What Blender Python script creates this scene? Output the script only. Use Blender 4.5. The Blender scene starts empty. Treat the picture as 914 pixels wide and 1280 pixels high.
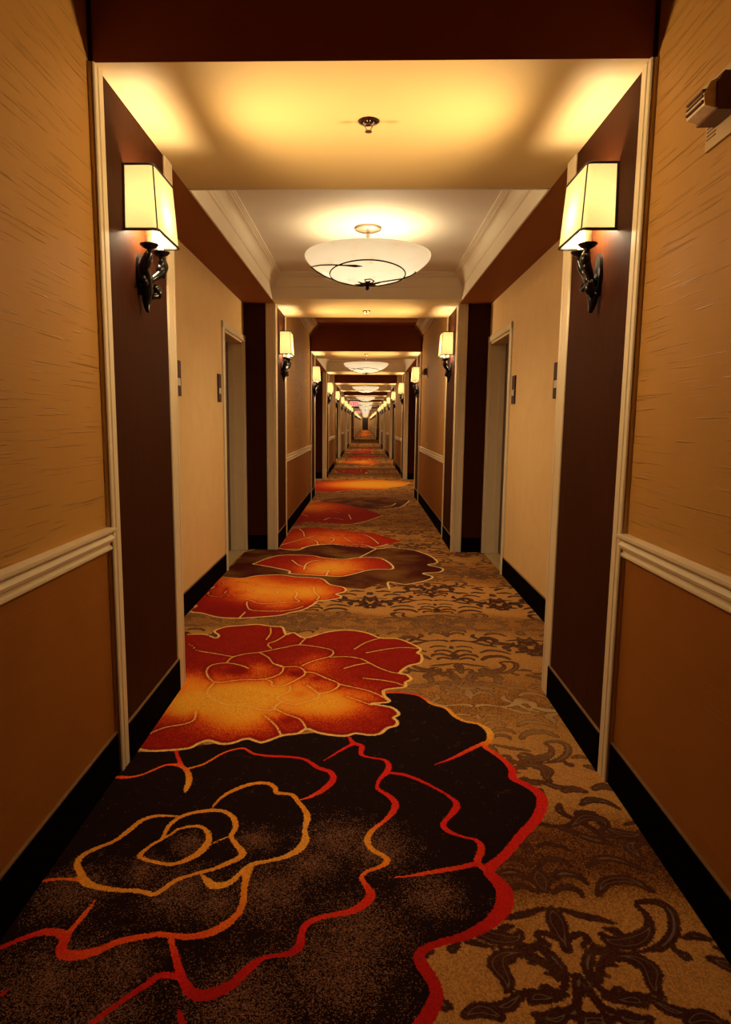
import bpy, bmesh, math, random
import numpy as np
from mathutils import Matrix, Vector
random.seed(4)
rng = np.random.default_rng(7)
SC = bpy.context.scene
C = SC.collection
PI = math.pi

# ------------------------------------------------------------------ helpers
def link(o, parent=None):
    C.objects.link(o)
    if parent is not None: o.parent = parent
    return o
def meshobj(name, verts, faces, mats, parent=None, midx=None, smooth=False, label=None):
    me = bpy.data.meshes.new(name); me.from_pydata([tuple(v) for v in verts], [], faces)
    if not isinstance(mats, (list, tuple)): mats = [mats]
    for m in mats: me.materials.append(m)
    if midx: me.polygons.foreach_set('material_index', midx)
    bm = bmesh.new(); bm.from_mesh(me); bmesh.ops.recalc_face_normals(bm, faces=bm.faces); bm.to_mesh(me); bm.free()
    if smooth:
        me.polygons.foreach_set('use_smooth', [True] * len(me.polygons))
        try: me.set_sharp_from_angle(angle=math.radians(40))
        except Exception: pass
    me.update()
    o = link(bpy.data.objects.new(name, me), parent)
    if label: o['label'] = label
    return o
class MB:
    """collects boxes, prisms, tubes and lathed shapes into one mesh"""
    def __init__(s): s.v = []; s.f = []; s.m = []
    def add(s, vs, fs, mi=0):
        n = len(s.v); s.v += [tuple(v) for v in vs]; s.f += [tuple(n + i for i in f) for f in fs]
        s.m += list(mi) if isinstance(mi, (list, tuple)) else [mi] * len(fs)
    def box(s, x0, x1, y0, y1, z0, z1, mi=0, bottom=None):
        if x0 > x1: x0, x1 = x1, x0
        vs = [(x, y, z) for z in (z0, z1) for y in (y0, y1) for x in (x0, x1)]
        fs = [(0, 2, 3, 1), (4, 5, 7, 6), (0, 1, 5, 4), (2, 6, 7, 3), (0, 4, 6, 2), (1, 3, 7, 5)]
        m = [mi] * 6
        if bottom is not None: m[0] = bottom
        s.add(vs, fs, m)
    def prism(s, poly, axis, a, b, mi=0):
        n = len(poly)
        def P(p, t): return (p[0], p[1], t) if axis == 'z' else ((t, p[0], p[1]) if axis == 'x' else (p[0], t, p[1]))
        vs = [P(p, a) for p in poly] + [P(p, b) for p in poly]
        fs = [tuple(range(n))[::-1], tuple(range(n, 2 * n))] + [(i, (i + 1) % n, n + (i + 1) % n, n + i) for i in range(n)]
        s.add(vs, fs, mi)
    def tube(s, pts, r, n=8, closed=False, cap=True, mi=0, flat=None):
        pts = [Vector(p) for p in pts]; k = len(pts)
        rs = r if isinstance(r, (list, tuple)) else [r] * k
        vs = []; up = Vector((0.13, 0.21, 0.97)).normalized(); prev = None
        for i, p in enumerate(pts):
            if closed: t = (pts[(i + 1) % k] - pts[i - 1])
            else: t = pts[min(i + 1, k - 1)] - pts[max(i - 1, 0)]
            t.normalize()
            if prev is None: a = t.cross(up); 
            else: a = prev - t * prev.dot(t)
            if a.length < 1e-6: a = t.cross(Vector((1, 0, 0)))
            a.normalize(); prev = a; b = t.cross(a)
            for j in range(n):
                th = 2 * PI * j / n
                vs.append(p + (a * math.cos(th) + b * math.sin(th)) * rs[i])
        fs = []
        for i in range(k if closed else k - 1):
            for j in range(n):
                fs.append((i * n + j, i * n + (j + 1) % n, ((i + 1) % k) * n + (j + 1) % n, ((i + 1) % k) * n + j))
        if cap and not closed: fs += [tuple(range(n))[::-1], tuple(range((k - 1) * n, k * n))]
        s.add(vs, fs, mi)
    def lathe(s, prof, cx=0, cy=0, cz=0, n=24, mi=0):
        vs = []; fs = []; k = len(prof)
        for (r, z) in prof:
            for j in range(n):
                th = 2 * PI * j / n; vs.append((cx + r * math.cos(th), cy + r * math.sin(th), cz + z))
        for i in range(k - 1):
            for j in range(n): fs.append((i * n + j, i * n + (j + 1) % n, (i + 1) * n + (j + 1) % n, (i + 1) * n + j))
        s.add(vs, fs, mi)
    def blob(s, c, r, n=10, sq=(1, 1, 1)):
        pr = [(math.sin(PI * i / 7) + 1e-4, -math.cos(PI * i / 7)) for i in range(8)]
        vs = []; fs = []
        for (a, z) in pr:
            for j in range(n):
                th = 2 * PI * j / n; vs.append((c[0] + r * a * math.cos(th) * sq[0], c[1] + r * a * math.sin(th) * sq[1], c[2] + r * z * sq[2]))
        for i in range(7):
            for j in range(n): fs.append((i * n + j, i * n + (j + 1) % n, (i + 1) * n + (j + 1) % n, (i + 1) * n + j))
        s.add(vs, fs)
    def sweep(s, prof, x0, x1, y0, y1):
        """profile (inset, z) swept round a rectangle with mitred corners"""
        vs = []; fs = []; k = len(prof)
        for (d, z) in prof: vs += [(x0 + d, y0 + d, z), (x1 - d, y0 + d, z), (x1 - d, y1 - d, z), (x0 + d, y1 - d, z)]
        for i in range(k - 1):
            for j in range(4): fs.append((i * 4 + j, i * 4 + (j + 1) % 4, (i + 1) * 4 + (j + 1) % 4, (i + 1) * 4 + j))
        s.add(vs, fs)
    def build(s, name, mats, parent=None, smooth=False, label=None):
        return meshobj(name, s.v, s.f, mats, parent, s.m, smooth, label)
def empty(name, loc=(0, 0, 0), rz=0):
    o = bpy.data.objects.new(name, None); o.empty_display_size = .05
    o.location = loc; o.rotation_euler = (0, 0, rz); C.objects.link(o); return o
def tag(o, label=None, cat=None, group=None, kind=None):
    if label: o['label'] = label
    if cat: o['category'] = cat
    if group: o['group'] = group
    if kind: o['kind'] = kind
    return o
def copy_tree(o, parent=None):
    c = o.copy(); C.objects.link(c)
    if parent is not None: c.parent = parent
    for ch in list(o.children): copy_tree(ch, c)
    return c

# ------------------------------------------------------------------ node helpers
def mat(name):
    m = bpy.data.materials.new(name); m.use_nodes = True
    nt = m.node_tree; b = nt.nodes['Principled BSDF']; return m, nt, b
class NT:
    def __init__(s, nt): s.t = nt
    def n(s, typ, **kw):
        nd = s.t.nodes.new(typ)
        for k, v in kw.items(): setattr(nd, k, v)
        return nd
    def put(s, sock, v):
        if isinstance(v, bpy.types.NodeSocket): s.t.links.new(v, sock)
        else: sock.default_value = v
    def math(s, op, a, b=0.0, c=0.0, clamp=False):
        nd = s.n('ShaderNodeMath', operation=op, use_clamp=clamp)
        s.put(nd.inputs[0], a); s.put(nd.inputs[1], b)
        if len(nd.inputs) > 2: s.put(nd.inputs[2], c)
        return nd.outputs[0]
    def mix(s, f, a, b):
        nd = s.n('ShaderNodeMix', data_type='RGBA'); s.put(nd.inputs[0], f)
        s.put(nd.inputs[6], a if isinstance(a, bpy.types.NodeSocket) else (*a, 1)); s.put(nd.inputs[7], b if isinstance(b, bpy.types.NodeSocket) else (*b, 1))
        return nd.outputs[2]
    def coord(s, scale=(1, 1, 1), rot=(0, 0, 0)):
        tc = s.n('ShaderNodeTexCoord'); mp = s.n('ShaderNodeMapping')
        mp.inputs['Scale'].default_value = scale; mp.inputs['Rotation'].default_value = rot
        s.t.links.new(tc.outputs['Object'], mp.inputs[0]); return mp.outputs[0]
    def noise(s, vec, scale=5, detail=2, rough=.5, dist=0):
        nd = s.n('ShaderNodeTexNoise'); s.t.links.new(vec, nd.inputs['Vector'])
        nd.inputs['Scale'].default_value = scale; nd.inputs['Detail'].default_value = detail
        nd.inputs['Roughness'].default_value = rough; nd.inputs['Distortion'].default_value = dist
        return nd.outputs['Fac']
    def ramp(s, f, pts, interp='LINEAR'):
        nd = s.n('ShaderNodeValToRGB'); s.t.links.new(f, nd.inputs[0]); cr = nd.color_ramp; cr.interpolation = interp
        while len(cr.elements) < len(pts): cr.elements.new(.5)
        for e, (p, c) in zip(cr.elements, pts): e.position = p; e.color = (*c, 1) if len(c) == 3 else c
        return nd.outputs[0]
    def bump(s, h, strength=.3, dist=.002):
        nd = s.n('ShaderNodeBump'); nd.inputs['Strength'].default_value = strength; nd.inputs['Distance'].default_value = dist
        s.t.links.new(h, nd.inputs['Height']); return nd.outputs[0]
    def attr(s, name): nd = s.n('ShaderNodeAttribute', attribute_name=name); return nd.outputs['Fac']
def srgb(r, g, b):
    f = lambda c: ((c / 255 + .055) / 1.055) ** 2.4 if c > 10 else c / 255 / 12.92
    return (f(r), f(g), f(b))
def simple(name, col, rough=.5, metal=0, spec=.5, emis=None, es=0, nscale=0, namp=.1, bump=0, bscale=200):
    m, nt, b = mat(name); t = NT(nt)
    b.inputs['Roughness'].default_value = rough; b.inputs['Metallic'].default_value = metal; b.inputs['Specular IOR Level'].default_value = spec
    v = t.coord()
    f = t.noise(v, nscale or 6, 3)
    c = t.mix(f, tuple(x * (1 - namp) for x in col), tuple(min(1, x * (1 + namp)) for x in col)); t.put(b.inputs['Base Color'], c)
    if bump: t.put(b.inputs['Normal'], t.bump(t.noise(v, bscale, 2), bump, .001))
    if emis: b.inputs['Emission Color'].default_value = (*emis, 1); b.inputs['Emission Strength'].default_value = es
    return m

# ------------------------------------------------------------------ materials
M = {}
M['cream'] = simple('cream_painted_wood', (.62, .50, .31), .42, namp=.04)
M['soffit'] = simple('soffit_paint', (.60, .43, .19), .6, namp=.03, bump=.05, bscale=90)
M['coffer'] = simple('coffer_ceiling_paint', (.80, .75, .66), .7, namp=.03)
M['shaded_crown'] = simple('shaded_crown_paint', (.36, .20, .07), .45, namp=.03)  # cream crown under the high ceiling, its shade put into a tan colour
M['cap'] = simple('base_edge_highlight', (.20, .10, .03), .6)  # painted highlight along the top edge of the black base
M['crown'] = simple('crown_moulding_paint', (.74, .66, .50), .45, namp=.03)
M['base'] = simple('black_vinyl_base', (.003, .002, .002), .6, namp=.1, spec=.06)
M['base'].node_tree.nodes['Principled BSDF'].inputs['IOR'].default_value = 1.08
M['iron'] = simple('black_wrought_iron', (.006, .005, .005), .25, .3, bump=.15, bscale=120)
M['bind'] = simple('dark_shade_binding', (.018, .010, .008), .6)
M['marble'] = simple('beige_threshold_stone', (.34, .24, .11), .35, nscale=30, namp=.3)
M['door'] = simple('dark_brown_door', (.045, .022, .012), .4, nscale=14, namp=.25)
M['plate'] = simple('bronze_number_plate', (.035, .014, .008), .6, 0, spec=.2)
M['plate_l'] = simple('pale_plate_window', (.5, .42, .32), .4)
M['nickel'] = simple('brushed_nickel', (.45, .36, .28), .3, .9)
M['candle'] = simple('white_candle_sleeve', (.8, .74, .6), .5)
M['bulb'] = simple('lit_bulb', (1, .9, .7), .3, emis=(1, .85, .55), es=9)
M['strobe_p'] = simple('beige_strobe_plate', (.42, .27, .11), .5)
M['strobe_b'] = simple('maroon_strobe_body', (.10, .02, .012), .35)
M['lens'] = simple('clear_strobe_lens', (.75, .62, .42), .08, namp=.3, nscale=60)
M['chrome'] = simple('dark_chrome', (.25, .2, .17), .2, 1)
M['sign_w'] = simple('white_sign_housing', (.7, .68, .6), .5, emis=(1, .75, .7), es=.35)
M['sign_r'] = simple('red_sign_letters', (.7, .03, .04), .5, emis=(1, .03, .05), es=1.6)

def wallpaper(name, ca, cb, slub=1.0, rough=.45, ax='yz'):
    m, nt, b = mat(name); t = NT(nt)
    lo = t.noise(t.coord((1, 1, 1)), 3.0, 4, .6)
    fib = t.noise(t.coord((8, 3.2, 210)), 1.0, 3, .6)
    s1 = t.noise(t.coord((2, 1.7, 125)), 1.0, 2, .55, .05)
    s2 = t.noise(t.coord((2, 3.6, 140)), 1.0, 1, .5, .08)
    k1 = t.math('MULTIPLY', t.math('SUBTRACT', s1, .640), 20, clamp=True)
    k2 = t.math('MULTIPLY', t.math('SUBTRACT', s2, .665), 18, clamp=True)
    gate = t.math('MULTIPLY', t.math('SUBTRACT', t.noise(t.coord((1, 2.0, 9)), 1.3, 2), .36), 8, clamp=True)
    k = t.math('MULTIPLY', t.math('MAXIMUM', k1, k2), gate)
    col = t.mix(lo, ca, cb)
    col = t.mix(t.math('MULTIPLY', fib, .25), col, tuple(c * .7 for c in ca))
    b_h = t.math('ADD', t.math('MULTIPLY', k, slub), t.math('MULTIPLY', fib, .07))
    t.put(b.inputs['Base Color'], col); b.inputs['Roughness'].default_value = rough
    b.inputs['Specular IOR Level'].default_value = .5; b.inputs['IOR'].default_value = 1.25
    t.put(b.inputs['Normal'], t.bump(b_h, .9, .0035 if slub else .0012))
    return m
M['wall_up'] = wallpaper('silk_wallpaper_upper', (.37, .175, .034), (.47, .240, .056), 1.0, .55)
M['wall_lo'] = wallpaper('suede_wallpaper_lower', (.22, .070, .008), (.31, .112, .014), .12, .6)
M['header'] = wallpaper('header_wallpaper', (.23, .072, .014), (.30, .10, .022), 0, .6)
def beige():
    m, nt, b = mat('beige_suede_wallcovering'); t = NT(nt)
    n1 = t.noise(t.coord(), 7, 5, .65); n2 = t.noise(t.coord(), 90, 3)
    t.put(b.inputs['Base Color'], t.mix(n1, (.58, .36, .135), (.70, .46, .19))); b.inputs['Roughness'].default_value = .75
    t.put(b.inputs['Normal'], t.bump(n2, .2, .001)); return m
M['beige'] = beige()
def panel(name, a, c, rough):
    m, nt, b = mat(name); t = NT(nt)
    g = t.noise(t.coord((55, 55, 2.2)), 3.0, 4, .65); lo = t.noise(t.coord((1, 1, .5)), 4, 3)
    col = t.mix(g, a, c); col = t.mix(t.math('MULTIPLY', lo, .35), col, a)
    t.put(b.inputs['Base Color'], col); b.inputs['Roughness'].default_value = rough; b.inputs['Specular IOR Level'].default_value = .3; b.inputs['IOR'].default_value = 1.14
    t.put(b.inputs['Normal'], t.bump(g, .25, .0006)); return m
M['panel'] = panel('mahogany_grain_panel', (.014, .0018, .0009), (.072, .021, .005), .6)

def shade_mat():
    m, nt, b = mat('linen_lamp_shade'); t = NT(nt)
    weave = t.noise(t.coord((1, 1, 1)), 220, 2)
    col = t.mix(weave, (.85, .68, .34), (.95, .80, .46))
    em = nt.nodes.new('ShaderNodeEmission'); nt.links.new(t.mix(weave, (.95, .68, .22), (1, .75, .27)), em.inputs[0]); em.inputs[1].default_value = .50
    tr = nt.nodes.new('ShaderNodeBsdfTranslucent'); tr.inputs[0].default_value = (.10, .075, .035, 1)
    df = nt.nodes.new('ShaderNodeBsdfDiffuse'); nt.links.new(col, df.inputs[0])
    mx = nt.nodes.new('ShaderNodeMixShader'); mx.inputs[0].default_value = .55; nt.links.new(df.outputs[0], mx.inputs[1]); nt.links.new(tr.outputs[0], mx.inputs[2])
    ad = nt.nodes.new('ShaderNodeAddShader'); nt.links.new(mx.outputs[0], ad.inputs[0]); nt.links.new(em.outputs[0], ad.inputs[1])
    nt.links.new(ad.outputs[0], nt.nodes['Material Output'].inputs[0]); nt.nodes.remove(b); return m
M['shade'] = shade_mat()
def bowl_mat():
    m, nt, b = mat('alabaster_glass_bowl'); t = NT(nt)
    v = t.coord(); n = t.noise(v, 13, 5, .7, .6); n2 = t.noise(v, 45, 3, .6)
    f = t.math('ADD', t.math('MULTIPLY', n, .75), t.math('MULTIPLY', n2, .25))
    col = t.ramp(f, [(.30, (.78, .50, .24)), (.44, (1, .78, .45)), (.56, (1, .82, .50)), (.68, (.80, .52, .25))])
    t.put(b.inputs['Base Color'], (.85, .75, .55, 1)); b.inputs['Roughness'].default_value = .25
    sep = t.n('ShaderNodeSeparateXYZ'); tc = t.n('ShaderNodeTexCoord'); nt.links.new(tc.outputs['Object'], sep.inputs[0])
    st = t.math('ADD', t.math('MULTIPLY', sep.outputs[2], -3.6), .56)
    t.put(b.inputs['Emission Color'], col); t.put(b.inputs['Emission Strength'], t.math('MULTIPLY', st, 1.0)); return m
M['bowl'] = bowl_mat()

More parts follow.
